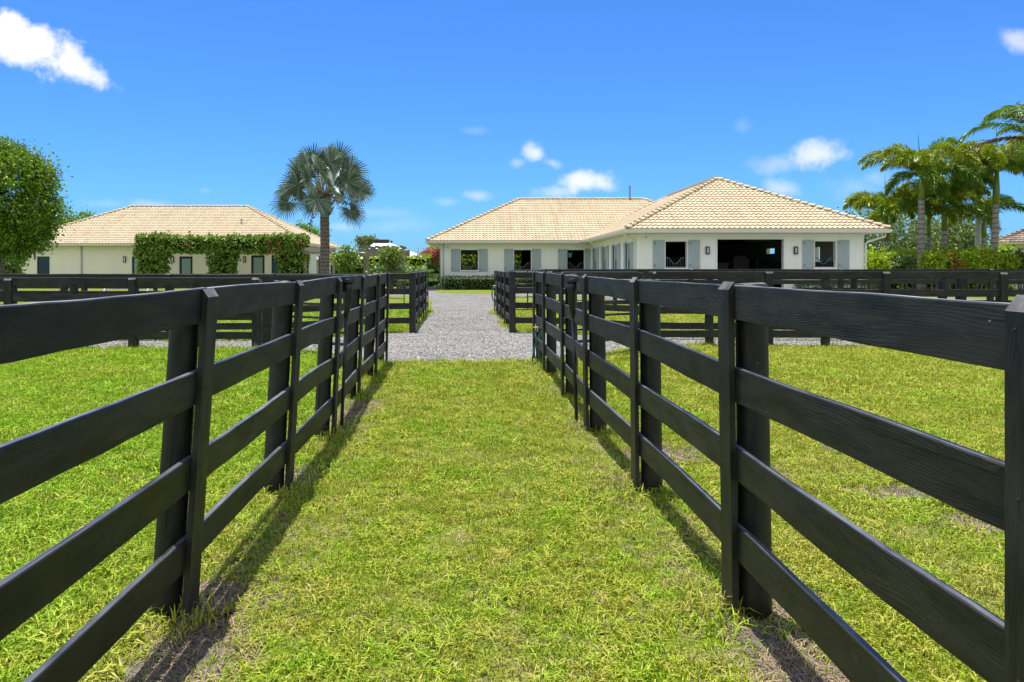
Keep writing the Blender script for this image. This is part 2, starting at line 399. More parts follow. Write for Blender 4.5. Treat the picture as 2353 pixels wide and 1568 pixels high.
# soft cumulus placed by bearing and height: (px, py, rx, ry, tilt, density, softness)
clouds = [(45, 95, 165, 70, -.38, 1.0, 1.9), (170, 150, 90, 42, -.5, .95, 1.5), (1232, 352, 38, 26, -.5, .75, 1.3), (1268, 375, 40, 17, -.3, .5, 1.1), (1348, 418, 78, 34, 0, .85, 1.3), (1285, 440, 85, 20, .12, .45, 1.0),
          (1880, 356, 100, 36, .15, .75, 1.25), (1800, 375, 80, 30, .1, .35, .9), (1798, 436, 58, 28, -.1, .5, 1.0), (1095, 450, 48, 16, -.1, .42, .9), (1030, 465, 50, 14, 0, .25, .8),
          (2335, 92, 60, 28, -.2, .55, 1.1), (2010, 408, 50, 26, 0, .32, .8), (1188, 374, 24, 14, 0, .3, .9), (345, 468, 60, 12, 0, .35, .8), (1090, 300, 40, 12, 0, .16, .7), (1705, 290, 30, 22, 0, .15, .7),
          (855, 490, 90, 16, 0, .22, .7), (790, 522, 50, 12, 0, .3, .8), (900, 520, 160, 22, .05, .16, .6), (470, 438, 20, 8, 0, .2, .7), (240, 468, 60, 12, 0, .18, .7), (1960, 430, 90, 40, 0, .22, .7)]
acc = None
for (px, py, rx, ry, tl, de, sf) in clouds:
    du = mth(nt, 'SUBTRACT', U, (px - CX) / FO); dv = mth(nt, 'SUBTRACT', V_, (HZ - py) / FO)
    ct, st_ = math.cos(tl), math.sin(tl)
    a = mth(nt, 'ADD', mth(nt, 'MULTIPLY', du, ct * FO / (rx * 1.12)), mth(nt, 'MULTIPLY', dv, st_ * FO / (rx * 1.12)))
    b_ = mth(nt, 'ADD', mth(nt, 'MULTIPLY', du, -st_ * FO / (ry * 1.12)), mth(nt, 'MULTIPLY', dv, ct * FO / (ry * 1.12)))
    d = mth(nt, 'SQRT', mth(nt, 'ADD', mth(nt, 'MULTIPLY', a, a), mth(nt, 'MULTIPLY', b_, b_)))
    e = mth(nt, 'MULTIPLY', mth(nt, 'ADD', mth(nt, 'SUBTRACT', 1.0, d), mth(nt, 'MULTIPLY', nn, 1.0)), sf * .95)
    v = mth(nt, 'MULTIPLY', mapr(nt, e, 0.0, 1.0, 0, 1, True), de)
    acc = v if acc is None else mth(nt, 'MAXIMUM', acc, v)
front = mth(nt, 'GREATER_THAN', sp.outputs[1], .03)
acc = mth(nt, 'MULTIPLY', acc, front)
# unseen clouds added overhead and behind to brighten the shaded walls
n3 = noise_tex(nt, tc, 2.6, 7, .6)
beh = mapr(nt, sp.outputs[1], .55, .05, 0, 1, True)
upm = mapr(nt, sp.outputs[2], .02, .15, 0, 1, True)
c2 = mth(nt, 'MULTIPLY', mth(nt, 'MULTIPLY', mapr(nt, n3, .40, .54, 0, 1, True), beh), upm)
acc = mth(nt, 'MAXIMUM', acc, c2)
CLOUD = (6.9, 6.95, 7.0)
nt.links.new(mixc(nt, acc, skyc, CLOUD), bg.inputs[0])

SC.view_settings.view_transform = 'Standard'; SC.view_settings.look = 'None'
SC.view_settings.exposure = 1.08; SC.view_settings.gamma = 1.0

# =====================================================================  ground
def lawn_mat():
    m, nt, b = new_mat('lawn_turf')
    p = posvec(nt)
    n1 = noise_tex(nt, p, .55, 4, .6); n2 = noise_tex(nt, p, 5.0, 5, .65); n3 = noise_tex(nt, p, 55, 4, .7)
    g = mixc(nt, mapr(nt, n2, .3, .7), (.16, .27, .006), (.34, .42, .02))
    g = mixc(nt, mapr(nt, n3, .38, .66), [.022, .034, .006], g)
    dry = mixc(nt, mapr(nt, n3, .35, .65), (.10, .075, .035), (.34, .28, .14))
    c = mixc(nt, mapr(nt, mth(nt, 'ADD', mth(nt, 'MULTIPLY', n1, .5), mth(nt, 'MULTIPLY', n2, .5)), .46, .62, 0, .75), g, dry)
    setb(b, nt, c, .95, spec=.1); bump(nt, b, n3, .7, .03)
    return m
def gravel_mat():
    m, nt, b = new_mat('crushed_stone')
    p = posvec(nt)
    v = nd(nt, 'ShaderNodeTexVoronoi', {'Scale': 34.0, 'Vector': p}); v2 = nd(nt, 'ShaderNodeTexVoronoi', {'Scale': 15.0, 'Vector': p})
    wn = nd(nt, 'ShaderNodeTexWhiteNoise', {'Vector': v.outputs['Position']})
    wn2 = nd(nt, 'ShaderNodeTexWhiteNoise', {'Vector': v2.outputs['Position']})
    c = ramp(nt, wn.outputs['Value'], [(0, (.06, .058, .054)), (.35, (.17, .166, .158)), (.7, (.28, .272, .258)), (1, (.56, .54, .51))])
    c2 = ramp(nt, wn2.outputs['Value'], [(0, (.10, .097, .092)), (.6, (.24, .233, .222)), (1, (.48, .46, .43))])
    c = mixc(nt, mapr(nt, v.outputs['Distance'], .45, .62), mixc(nt, .35, c, c2), (.06, .055, .05))
    big = noise_tex(nt, p, .9, 5, .6); trk = noise_tex(nt, mapping(nt, p, (2.4, .35, 1)), 1.0, 4, .6)
    c = mixc(nt, mapr(nt, big, .4, .75, 0, .35), c, (.33, .317, .29))
    c = mixc(nt, mapr(nt, trk, .5, .75, 0, .35), c, (.15, .142, .13))
    setb(b, nt, c, .9, spec=.2)
    bump(nt, b, mth(nt, 'SUBTRACT', 1.0, v.outputs['Distance']), .9, .018)
    return m
M['lawn'] = lawn_mat(); M['gravel'] = gravel_mat()
mb = MB(); mb.add([(-900, -60, 0), (900, -60, 0), (900, 1500, 0), (-900, 1500, 0)], [(0, 1, 2, 3)])
tag(mb.build('lawn', M['lawn']), 'flat green lawn of the paddocks reaching to the horizon', 'lawn', kind='structure')

# gravel outlines in plan
cross_poly = [(-1.75, 12.05), (-.9, 11.9), (0, 11.95), (.9, 12.1), (1.6, 12.5), (2.3, 13.0), (3.2, 14.05), (4.4, 14.4), (7.5, 14.15), (10, 14.1), (20, 13.9),
              (20, 15.5), (9, 15.85), (5.2, 16.0), (4, 16.1), (2.6, 16.6), (1.7, 17.25), (.85, 17.55), (.78, 19.5), (.66, 25), (.62, 28), (.75, 32), (1.2, 36), (2.2, 38.2), (4, 38.8), (6.2, 38), (6.6, 33),
              (8, 29.5), (14, 29.2), (24, 30), (24, 36.5), (20.5, 37), (20.2, 34.9), (7.2, 34.6), (7.2, 47), (3.6, 41.2), (1, 41.4), (-1.3, 42.0), (-2.4, 44.8), (-2.75, 49), (-3.0, 52.5), (-4.4, 52.5), (-4.8, 48),
              (-7, 46), (-40, 45.5), (-40, 40), (-8, 39.4), (-3.4, 38.6), (-2.4, 36.5), (-1.85, 31), (-1.66, 27), (-1.68, 25), (-1.66, 20), (-1.6, 17.55), (-2.3, 17.0), (-3.2, 16.0), (-4.6, 15.5), (-20, 15.2), (-20, 13.8), (-7, 13.75), (-4.2, 13.7), (-3.2, 13.4), (-2.4, 12.7)]
def densify(poly, step=.35, wob=.07):
    out = []
    for i in range(len(poly)):
        a = Vector(poly[i]); b_ = Vector(poly[(i + 1) % len(poly)]); n = max(1, int((b_ - a).length / step))
        for k in range(n):
            p = a.lerp(b_, k / n); out.append((p.x + wob * nz(p.x * 1.9, p.y * 1.9, 3), p.y + wob * nz(p.x * 1.9, p.y * 1.9, 9)))
    return out
gpoly = densify(cross_poly)
me = bpy.data.meshes.new('gravel_drive')
me.from_pydata([(x, y, .006) for x, y in gpoly], [], [tuple(range(len(gpoly)))]); me.materials.append(M['gravel'])
gd = bpy.data.objects.new('gravel_drive', me); COL.objects.link(gd)
tag(gd, 'grey crushed stone drive crossing between the paddocks to the stable', 'gravel drive', kind='structure')
GP = np.array(gpoly)
def in_gravel(P):
    x, y = P[:, 0], P[:, 1]; ins = np.zeros(len(P), bool); j = len(GP) - 1
    for i in range(len(GP)):
        xi, yi = GP[i]; xj, yj = GP[j]
        if yi != yj:
            c = ((yi > y) != (yj > y)) & (x < (xj - xi) * (y - yi) / (yj - yi) + xi); ins ^= c
        j = i
    return ins

SOIL = [(-1.16, 2.75, .20, .62), (-1.25, 3.42, .26, .22), (-1.45, 8.0, .38, .95), (-1.40, 5.35, .24, .4), (1.23, 2.85, .16, .5), (1.30, 3.45, .25, .2), (1.55, 6.1, .36, .34), (2.95, 5.05, .42, .2), (3.05, 4.45, .36, .16), (2.1, 5.6, .3, .16), (1.15, 5.3, .2, .3), (1.1, 7.2, .25, .3), (3.4, 6.3, .5, .14)]
def soil_mat():
    m, nt, b = new_mat('sandy_soil'); p = posvec(nt); n = noise_tex(nt, p, 18, 6, .7); n2 = noise_tex(nt, p, 90, 3, .6)
    c = mixc(nt, mapr(nt, n, .3, .7), (.065, .052, .04), (.25, .215, .175)); c = mixc(nt, mapr(nt, n2, .48, .62, 0, .85), c, (.035, .024, .014))
    setb(b, nt, c, .95, spec=.1); bump(nt, b, mth(nt, 'ADD', n, n2), .8, .02); return m
M['soil'] = soil_mat()
for (cx, cy, rx, ry) in SOIL:
    pts = []
    for k in range(36):
        a = 2 * PI * k / 36; q = 1 + .38 * nz(math.cos(a) * 1.3 + cx, math.sin(a) * 1.3 + cy, 4) + .16 * nz(math.cos(a) * 4 + cx, math.sin(a) * 4 + cy, 8); pts.append((rx * q * math.cos(a), ry * q * math.sin(a), 0))
    me = bpy.data.meshes.new('bare_soil'); me.from_pydata(pts, [], [tuple(range(36))]); me.materials.append(M['soil']); o = bpy.data.objects.new('bare_soil', me); COL.objects.link(o); o.location = (cx, cy, .0045)
    tag(o, 'patch of bare grey sandy soil worn through the turf', 'bare soil', kind='structure')
def soil_k(P):
    f = np.ones(len(P))
    for (cx, cy, rx, ry) in SOIL:
        d = np.sqrt(((P[:, 0] - cx) / rx) ** 2 + ((P[:, 1] - cy) / ry) ** 2); f = np.minimum(f, np.clip((d - .55) / .7, .05, 1))
    return f

# =====================================================================  board fences
def rail_mesh(L, h, t, seed, name='rail'):
    n = max(4, int(L / .11)); c = .004; sec = [(-1, -1, 1, 0), (-1, -1, 0, 1), (-1, 1, 0, -1), (-1, 1, 1, 0), (1, 1, -1, 0), (1, 1, 0, -1), (1, -1, 0, 1), (1, -1, -1, 0)]
    mb = MB(); A = .008 * math.sin(seed * 3.3); vs = []
    for i in range(n + 1):
        s = i / n; x = -L / 2 + L * s
        yb = A * math.sin(PI * s) + .003 * nz(s * L * 2, seed, 0)
        zt = .0035 * nz(x * 2.3, seed, 1.0) + .0022 * nz(x * 9, seed, 5.) ; zb = .0045 * nz(x * 2.7, seed, 7.) + .0025 * nz(x * 11, seed, 3.); zs = .006 * math.sin(PI * s) * math.sin(seed * 1.7)
        for (sy, sz, cy, cz) in sec:
            vs.append((x, yb + sy * t / 2 + cy * c, zs + sz * h / 2 + cz * c + (zt if sz > 0 else zb)))
    fs = []; mi = []
    for i in range(n):
        for k in range(8):
            a = i * 8 + k; b_ = i * 8 + (k + 1) % 8
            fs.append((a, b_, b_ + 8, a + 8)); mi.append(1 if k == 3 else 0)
    fs += [tuple(range(7, -1, -1)), tuple(n * 8 + k for k in range(8))]; mi += [0, 0]
    mb.v = vs; mb.f = fs; mb.m = mi
    return mb
def batten_mesh(L, w, t, cut, nails=()):
    # long axis local x (up), y = face direction (+ towards the viewer side), z = width; sloped top, higher at the rails
    mb = MB(); c = .003; n = 8; sec = [(1, -1), (1, 1), (-1, 1), (-1, -1)]; sd = R.random() * 50; vs = []
    for i in range(n + 1):
        for (y, z) in sec:
            x = L * i / n
            if i == n: x = L if y < 0 else L - cut
            vs.append((x, y * t / 2 + .002 * nz(x * 3, sd), z * w / 2 + .003 * nz(x * 2.5, sd, z * 3)))
    fs = []; mi = []
    for i in range(n):
        for k in range(4): a = i * 4 + k; b_ = i * 4 + (k + 1) % 4; fs.append((a, b_, b_ + 4, a + 4)); mi.append(0)
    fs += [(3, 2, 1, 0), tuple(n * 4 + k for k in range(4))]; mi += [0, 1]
    mb.v = vs; mb.f = fs; mb.m = mi
    for zt in nails:
        for zz in (-.035, .035):
            q = (zt + .05 + R.uniform(-.035, .02), t / 2 - .002, zz + R.uniform(-.012, .012)); mb.tube([q, (q[0], t / 2 + .003, q[2])], .0042, 6, 2)
    return mb
def post_mesh(L, r):
    mb = MB(); n = 20; sd = R.random() * 90; vs = []; H = 9
    for i in range(H + 1):
        x = L * i / H; rr = r * (1.03 - .06 * i / H)
        for k in range(n):
            a = 2 * PI * k / n; q = rr * (1 + .05 * nz(math.cos(a) * 1.5 + sd, math.sin(a) * 1.5, x * .6) + .02 * nz(math.cos(a) * 4, math.sin(a) * 4 + sd, x * 3))
            vs.append((x + (.008 * nz(sd, k * .5) if i == H else 0), q * math.cos(a), q * math.sin(a)))
    fs = []; mi = []
    for i in range(H):
        for k in range(n): fs.append((i * n + k, i * n + (k + 1) % n, (i + 1) * n + (k + 1) % n, (i + 1) * n + k)); mi.append(0)
    fs += [tuple(range(n - 1, -1, -1)), tuple(H * n + k for k in range(n))]; mi += [0, 1]
    mb.v = vs; mb.f = fs; mb.m = mi
    return mb
FENCE_BASES = []      # (x, y) of every post and rail line, for bare ground and tall tufts
WM = None
def fence(label, pts, side, tops, lean=0.0, h=.15, t=.03, top=1.46, zoff=0.0, battens=None, posts=None, pr=.075, jit=.010, cap=True, cut=.035, square=(), bow=True):
    """pts: base points of the batten faces in plan; side: +1/-1 = viewer side is left/right of the run direction"""
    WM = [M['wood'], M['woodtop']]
    p = [Vector((x, y, 0)) for x, y in pts]; n = len(p)
    root = thing('board_fence', label, 'fence', (p[0].x, p[0].y, 0), 0, 'black board fences around the paddocks')
    org = Vector((p[0].x, p[0].y, 0))
    tang = [(p[min(i + 1, n - 1)] - p[max(i - 1, 0)]).normalized() for i in range(n)]
    nor = [Vector((-q.y, q.x, 0)) * side for q in tang]
    jz = [[R.uniform(-jit, jit) for _ in tops] for _ in range(n)]
    lz = [lean if not hasattr(lean, '__len__') else lean[i] for i in range(n)]
    battens = set(range(n)) if battens is None else set(battens)
    posts = set(range(n)) if posts is None else set(posts)
    for i in range(n):
        up = Vector((nor[i].x * lz[i], nor[i].y * lz[i], 1.45)).normalized()
        FENCE_BASES.append((p[i].x, p[i].y, 1))
        if i in square:      # heavy square corner post
            mb = MB(); mb.box(0, top + .05 + zoff, -.075, .075, -.075, .075)
            o = mb.build('post', M['wood'], root); q = p[i] - nor[i] * .06 - up * .05 - org
            o.matrix_local = frame(q, up, tang[i]); continue
        if i in battens:
            jj = R.uniform(-.008, .012); mb = batten_mesh(top + .055 + zoff + jj, .135, .027, cut, [z_ + zoff - h * .4 for z_ in tops])
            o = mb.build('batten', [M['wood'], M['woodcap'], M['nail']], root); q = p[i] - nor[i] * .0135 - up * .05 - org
            o.matrix_local = frame(q, up, Vector((0, 0, 1)).cross(Vector(nor[i])) * 1 if False else Vector(up).cross(nor[i]))
        if i in posts:
            L = top + .03 + zoff + R.uniform(-.015, .02)
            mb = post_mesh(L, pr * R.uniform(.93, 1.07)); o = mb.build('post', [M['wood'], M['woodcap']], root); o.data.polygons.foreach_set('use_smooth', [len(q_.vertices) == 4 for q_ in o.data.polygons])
            q = p[i] - nor[i] * (.027 + t + pr * .93) + tang[i] * R.uniform(-.015, .015) - up * .05 - org
            o.matrix_local = frame(q, up, Vector(up).cross(nor[i]))
    for i in range(n - 1):
        FENCE_BASES.append(((p[i].x + p[i + 1].x) / 2, (p[i].y + p[i + 1].y) / 2, 0))
        for k, zt in enumerate(tops):
            z0 = zt + zoff - h / 2 + jz[i][k]; z1 = zt + zoff - h / 2 + jz[i + 1][k]
            a = p[i] - nor[i] * (.027 + t / 2 + .001) + nor[i] * (lz[i] * z0 / 1.45) + Vector((0, 0, z0))
            b_ = p[i + 1] - nor[i + 1] * (.027 + t / 2 + .001) + nor[i + 1] * (lz[i + 1] * z1 / 1.45) + Vector((0, 0, z1))
            d = b_ - a; L = d.length - .003
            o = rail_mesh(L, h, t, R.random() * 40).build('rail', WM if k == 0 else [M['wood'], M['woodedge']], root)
            o.matrix_local = frame((a + b_) / 2 - org, d, Vector((0, 0, 1)) + (nor[i] * lz[i] / 1.45))
    return root

TOPL = [1.452, 1.088, .722, .362]
TOPR = [1.460, 1.114, .760, .410]
left_pts = [(-1.25, -.3), (-1.26, 1.5), (-1.268, 3.306), (-1.281, 5.10), (-1.285, 6.72), (-1.378, 8.73), (-1.385, 10.26), (-1.413, 11.72)]
fence('black four board fence along the left side of the grass lane, nearest the camera', left_pts, -1, TOPL, lean=[.09, .09, .095, .08, .06, .06, .05, .03], top=1.455, pr=.069)
right_pts = [(1.16, -.3), (1.14, 1.53), (1.118, 3.30), (1.084, 5.106), (1.019, 6.96), (1.01, 8.81), (.959, 10.68), (.926, 12.15)]
fence('black four board fence along the right side of the grass lane, nearest the camera', right_pts, 1, TOPR, lean=[0, 0, .02, .015, .02, .01, .01, 0], top=1.475)
# fence line on the near side of the cross drive (A)
TA = [1.0, 1.0, 1.0, 1.0]
def run(x0, y0, x1, y1, n): return [(x0 + (x1 - x0) * i / n, y0 + (y1 - y0) * i / n) for i in range(n + 1)]
aL = run(-4.12, 13.78, -12.1, 13.6, 7)
fence('black board fence on the left of the cross drive, behind the near left paddock', aL, 1, [1.345, 1.03, .69, .335], h=.138, top=1.33, battens=[0, 2, 4, 6], pr=.082, jit=.006)
aR = run(3.38, 14.2, 13.48, 14.15, 9)
fence('black board fence on the right of the cross drive, behind the near right paddock', aR, -1, [1.455, 1.115, .775, .33], h=.138, top=1.44, battens=[0, 2, 4, 6, 8], pr=.082, jit=.006)
# far side of the cross drive (B) and the fenced drive to the yard
TB = [1.395, 1.045, .70, .355]
bL = [(-1.50, 17.3), (-2.35, 17.28), (-4.3, 15.75), (-6.5, 15.6), (-8.7, 15.5), (-11, 15.45), (-13.4, 15.4)]
fence('black board fence beyond the cross drive on the left, meeting a square corner post', bL, 1, TB, h=.142, top=1.40, square=(0,), battens=[1, 3, 5], jit=.006)
bR = [(.84, 17.3), (1.7, 17.28), (3.6, 15.85), (5.8, 15.65), (8, 15.55), (10.2, 15.5), (12.4, 15.45), (14.6, 15.4)]
fence('black board fence beyond the cross drive on the right, meeting a square corner post', bR, -1, [1.42, 1.06, .71, .36], h=.142, top=1.43, square=(0,), battens=[1, 3, 5, 7], jit=.006, zoff=.0)
fL = [(-1.47, 17.4), (-1.53, 19.9), (-1.56, 21.8), (-1.60, 23.5), (-1.64, 25.2)]
fence('short black fence along the left edge of the gravel drive, beyond the crossing', fL, -1, [1.40, 1.05, .70, .35], h=.15, top=1.41, posts=[1, 2, 3, 4], battens=[1, 2, 3, 4], jit=.008)
fR = [(.80, 17.4), (.735, 19.8), (.69, 21.6), (.64, 23.4), (.60, 25.2)]
fence('short black fence along the right edge of the gravel drive, beyond the crossing', fR, 1, [1.41, 1.06, .71, .36], h=.15, top=1.42, posts=[1, 2, 3, 4], battens=[1, 2, 3, 4], jit=.008)
cL = run(-3.7, 25.3, -18.5, 25.6, 6)
fence('distant black board fence across the far left paddock, before the long house', cL, 1, [1.30, .94, .59, .24], h=.145, top=1.30, battens=[0, 2, 4, 6], jit=.006)
cR = run(2.2, 25.3, 20.2, 25.3, 7)
fence('distant black board fence across the far right paddock, before the stable wing', cR, -1, [1.462, 1.10, .75, .40], h=.145, top=1.47, battens=[0, 2, 4, 6], jit=.006)

def gate(label, a, b_, zs, r, upr, post=True, hinge=True):
    a = Vector((*a, 0)); b_ = Vector((*b_, 0)); d = (b_ - a); L = d.length
    root = thing('tube_gate', label, 'gate', a, math.atan2(d.y, d.x), 'black tubular metal gates')
    mb = MB(); zt, zb = zs[0], zs[-1]; q = .10; pts = []
    def arc(cx, cz, a0, a1, n=6): return [(cx + q * math.cos(a0 + (a1 - a0) * i / n), 0, cz + q * math.sin(a0 + (a1 - a0) * i / n)) for i in range(n + 1)]
    pts = arc(q, zt - q, PI, PI / 2) + arc(L - q, zt - q, PI / 2, 0) + arc(L - q, zb + q, 0, -PI / 2) + arc(q, zb + q, -PI / 2, -PI)
    mb.tube(pts + [pts[0]], r, 10, cap=False); mb.build('gate_frame', M['blackmetal'], root, smooth=True)
    for z in zs[1:-1]:
        mb = MB(); mb.tube([(r, 0, z), (L - r, 0, z)], r * .82, 8); mb.build('bar', M['blackmetal'], root, smooth=True)
    for f in upr:
        mb = MB(); mb.box(L * f - r * 1.15, L * f + r * 1.15, -r * .35, r * .35, zb, zt - r * .6); mb.build('upright', M['blackmetal'], root)
    if hinge:
        mb = MB()
        for z in (zb + .12, zt - .18): mb.tube([(L + .01, 0, z - .04), (L + .01, 0, z + .04)], r * .6, 8); mb.box(L - .01, L + .12, -.008, .008, z - .012, z + .012)
        mb.build('hinge', M['blackmetal'], root)
    return root
gate('black tubular gate behind the left lane fence, closing the left paddock', (-1.72, 12.35), (-3.62, 13.35), [1.395, 1.14, .90, .66, .42, .22], .027, (.5,))
gate('black tubular gate behind the right lane fence, closing the right paddock', (1.42, 12.55), (2.98, 13.45), [1.44, 1.16, .93, .70, .47, .26], .027, (.5,))
gate('thin black gate in the far fence left of the gravel drive', (-2.3, 23.5), (-3.6, 25.2), [1.30, .9, .52, .2], .016, (.5,), hinge=False)
gate('thin black gate in the far fence right of the gravel drive', (.95, 22.3), (2.15, 22.6), [1.43, 1.02, .63, .25], .016, (.5,), hinge=False)
def gate_post(label, x, y, h, w):
    mb = MB(); s = R.random() * 9
    for i in range(1): mb.box(-w / 2, w / 2, -w / 2, w / 2, -.05, h); mb.box(-w / 2 - .006, w / 2 + .006, -w / 2 - .006, w / 2 + .006, h, h + .02)
    o = mb.build('gate_post', M['wood']); o.location = (x, y, 0); FENCE_BASES.append((x, y, 1))
    return tag(o, label, 'gate post', 'thick black gate posts')
gate_post('thick black post carrying the hinges of the left paddock gate', -3.78, 13.42, 1.36, .17)
gate_post('thick black post carrying the hinges of the right paddock gate', 3.12, 13.5, 1.43, .15)

# torch-like lamps clamped beside the lane fences
def torch(label, x, y, lean):
    root = thing('torch_lamp', label, 'garden lamp', (x, y, 0), 0, 'slim black torch lamps on the lane fences')
    root.rotation_euler = (0, lean, 0)
    mb = MB(); mb.tube([(0, 0, -.03), (0, 0, 1.08)], .017, 8); mb.build('pole', M['blackmetal'], root, smooth=True)
    mb = MB(); mb.tube([(0, 0, 1.05), (0, 0, 1.12), (0, 0, 1.2), (0, 0, 1.34), (0, 0, 1.40)], [.018, .030, .040, .046, .050], 14); mb.build('shade', M['blackmetal'], root, smooth=True)
    mb = MB()
    mb.tube([(0, 0, 1.395), (0, 0, 1.43), (0, 0, 1.437)], [.055, .062, .05], 16)
    for k in range(14):
        a = 2 * PI * k / 14; mb.tube([(.06 * math.cos(a), .06 * math.sin(a), 1.40), (.052 * math.cos(a), .052 * math.sin(a), 1.45)], [.012, .008], 6)
    mb.build('cap', M['blackmetal'], root)
torch('slim black torch lamp with scalloped cap on the left lane fence', -1.30, 7.12, .045)
torch('slim black torch lamp with scalloped cap on the right lane fence', .985, 7.28, -.035)

# green hoses
def hose(label, P, Yd, r, bz):
    pts = []
    for i, (x, y) in enumerate(P): q = at(x, y, Yd); q.y += .03 * math.sin(i * 1.3); pts.append(q)
    fine = []
    for i in range(len(pts) - 1):
        p0, p1, p2, p3 = pts[max(i - 1, 0)], pts[i], pts[i + 1], pts[min(i + 2, len(pts) - 1)]
        for k in range(6):
            t_ = k / 6; fine.append(.5 * ((2 * p1) + (p2 - p0) * t_ + (2 * p0 - 5 * p1 + 4 * p2 - p3) * t_ ** 2 + (3 * p1 - p0 - 3 * p2 + p3) * t_ ** 3))
    fine.append(pts[-1]); loc = Vector((fine[0].x, fine[0].y, 0))
    root = thing('garden_hose', label, 'hose', loc, 0, 'green hoses hung on the fences')
    mb = MB(); mb.tube(fine, r, 8); mb.build('hose_loop', M['hose'], root, smooth=True, off=loc)
    a, b_ = at(*bz[0], Yd), at(*bz[1], Yd); mb = MB(); mb.tube([a, a.lerp(b_, .3), a.lerp(b_, .34), b_], [r * .9, r * .9, r * 1.5, r * 1.3], 8)
    mb.tube([a.lerp(b_, .45), a.lerp(b_, .45) + Vector((0, 0, -.07))], r, 8); mb.build('spigot', M['brass'], root, off=loc)
def z8(x, y): return ((1500 + x / 3.92) / 1.275, (900 + y / 3.92) / 1.275)
hose('coiled green garden hose hanging from a spigot at the end of the right lane fence', [z8(*q) for q in [(283, 262), (266, 285), (268, 340), (288, 430), (303, 520), (296, 600), (262, 655), (238, 628), (240, 545), (268, 440), (315, 320), (355, 230), (378, 190), (372, 215), (330, 330), (292, 440), (284, 468)]], 11.75, .0125, (z8(248, 236), z8(345, 234)))
hose('small dark green hose looped over the far end of the gravel drive fence', [(1137, 657), (1132.5, 663), (1130.5, 675), (1132, 687), (1137, 693), (1140, 684), (1139, 668), (1138, 659)], 25.0, .02, ((1133, 657.5), (1140, 657.5)))

# =====================================================================  buildings
PITCH = .5
def roof_slope(E0, u, inw, Wd, hmax, l, r, pitch, tile=.24, course=.34, amp=.032, step=.050):
    """barrel tiles over one hip-roof face: E0 eave corner, u along eave, inw horizontal inward direction"""
    E0, u, inw = (np.array(q, float) for q in (E0, u, inw))
    ch = course / math.sqrt(1 + pitch ** 2); rows = int(math.ceil(hmax / ch))
    nc = int(Wd / (tile / 5)) + 1; us = np.linspace(0, Wd, nc)
    ph = us / tile; wave = np.maximum(np.cos(2 * PI * ph), -.35) * amp
    nrm = np.array([0, 0, 1.]) * 1.0
    V = []; UV = []; Fq = []; o = 0
    for j in range(rows):
        h0, h1 = j * ch, min(hmax, (j + 1) * ch + .015); jit = .006 * np.array([nz(math.floor(q) * .77, j * 1.3, 2.) for q in ph])
        lines = []
        for (h, dz, vv) in ((h0, -.045, j + .005), (h0, step, j + .045), (h1, .0, j + .97)):
            uu = np.clip(us, l * h, max(l * h, Wd - r * h))
            wv = np.interp(uu, us, wave)
            P = E0 + u * uu[:, None] + inw * h + nrm * (h * pitch + dz + wv + (jit if dz > 0 else 0))[:, None]
            lines.append(P); V.append(P); UV.append(np.stack([uu / tile + .25, np.full(nc, vv)], 1))
        for a in range(2):
            i0 = o + a * nc + np.arange(nc - 1); Fq.append(np.stack([i0, i0 + 1, i0 + nc + 1, i0 + nc], 1))
        o += 3 * nc
    return np.concatenate(V), np.concatenate(Fq), np.concatenate(UV)
def hip_caps(mb, a, b_, r=.13, L=.40):
    a, b_ = Vector(a), Vector(b_); d = b_ - a; n = max(1, int(d.length / L)); d.normalize(); up = Vector((0, 0, 1)); up = (up - d * up.dot(d)).normalized(); s = d.cross(up)
    st = (b_ - a).length / n
    for i in range(n):
        p0 = a + d * st * i; p1 = a + d * (st * (i + 1) + .03); K = 7; vs = []
        for (p, rr, lift) in ((p0, r, .055), (p1, r * .84, .0)):
            for k in range(K): an = PI * k / (K - 1); vs.append(p + up * (lift - .03 + rr * .85 * math.sin(an)) + s * rr * math.cos(an))
        mb.add(vs, [(k, k + 1, K + k + 1, K + k) for k in range(K - 1)] + [tuple(range(K))])
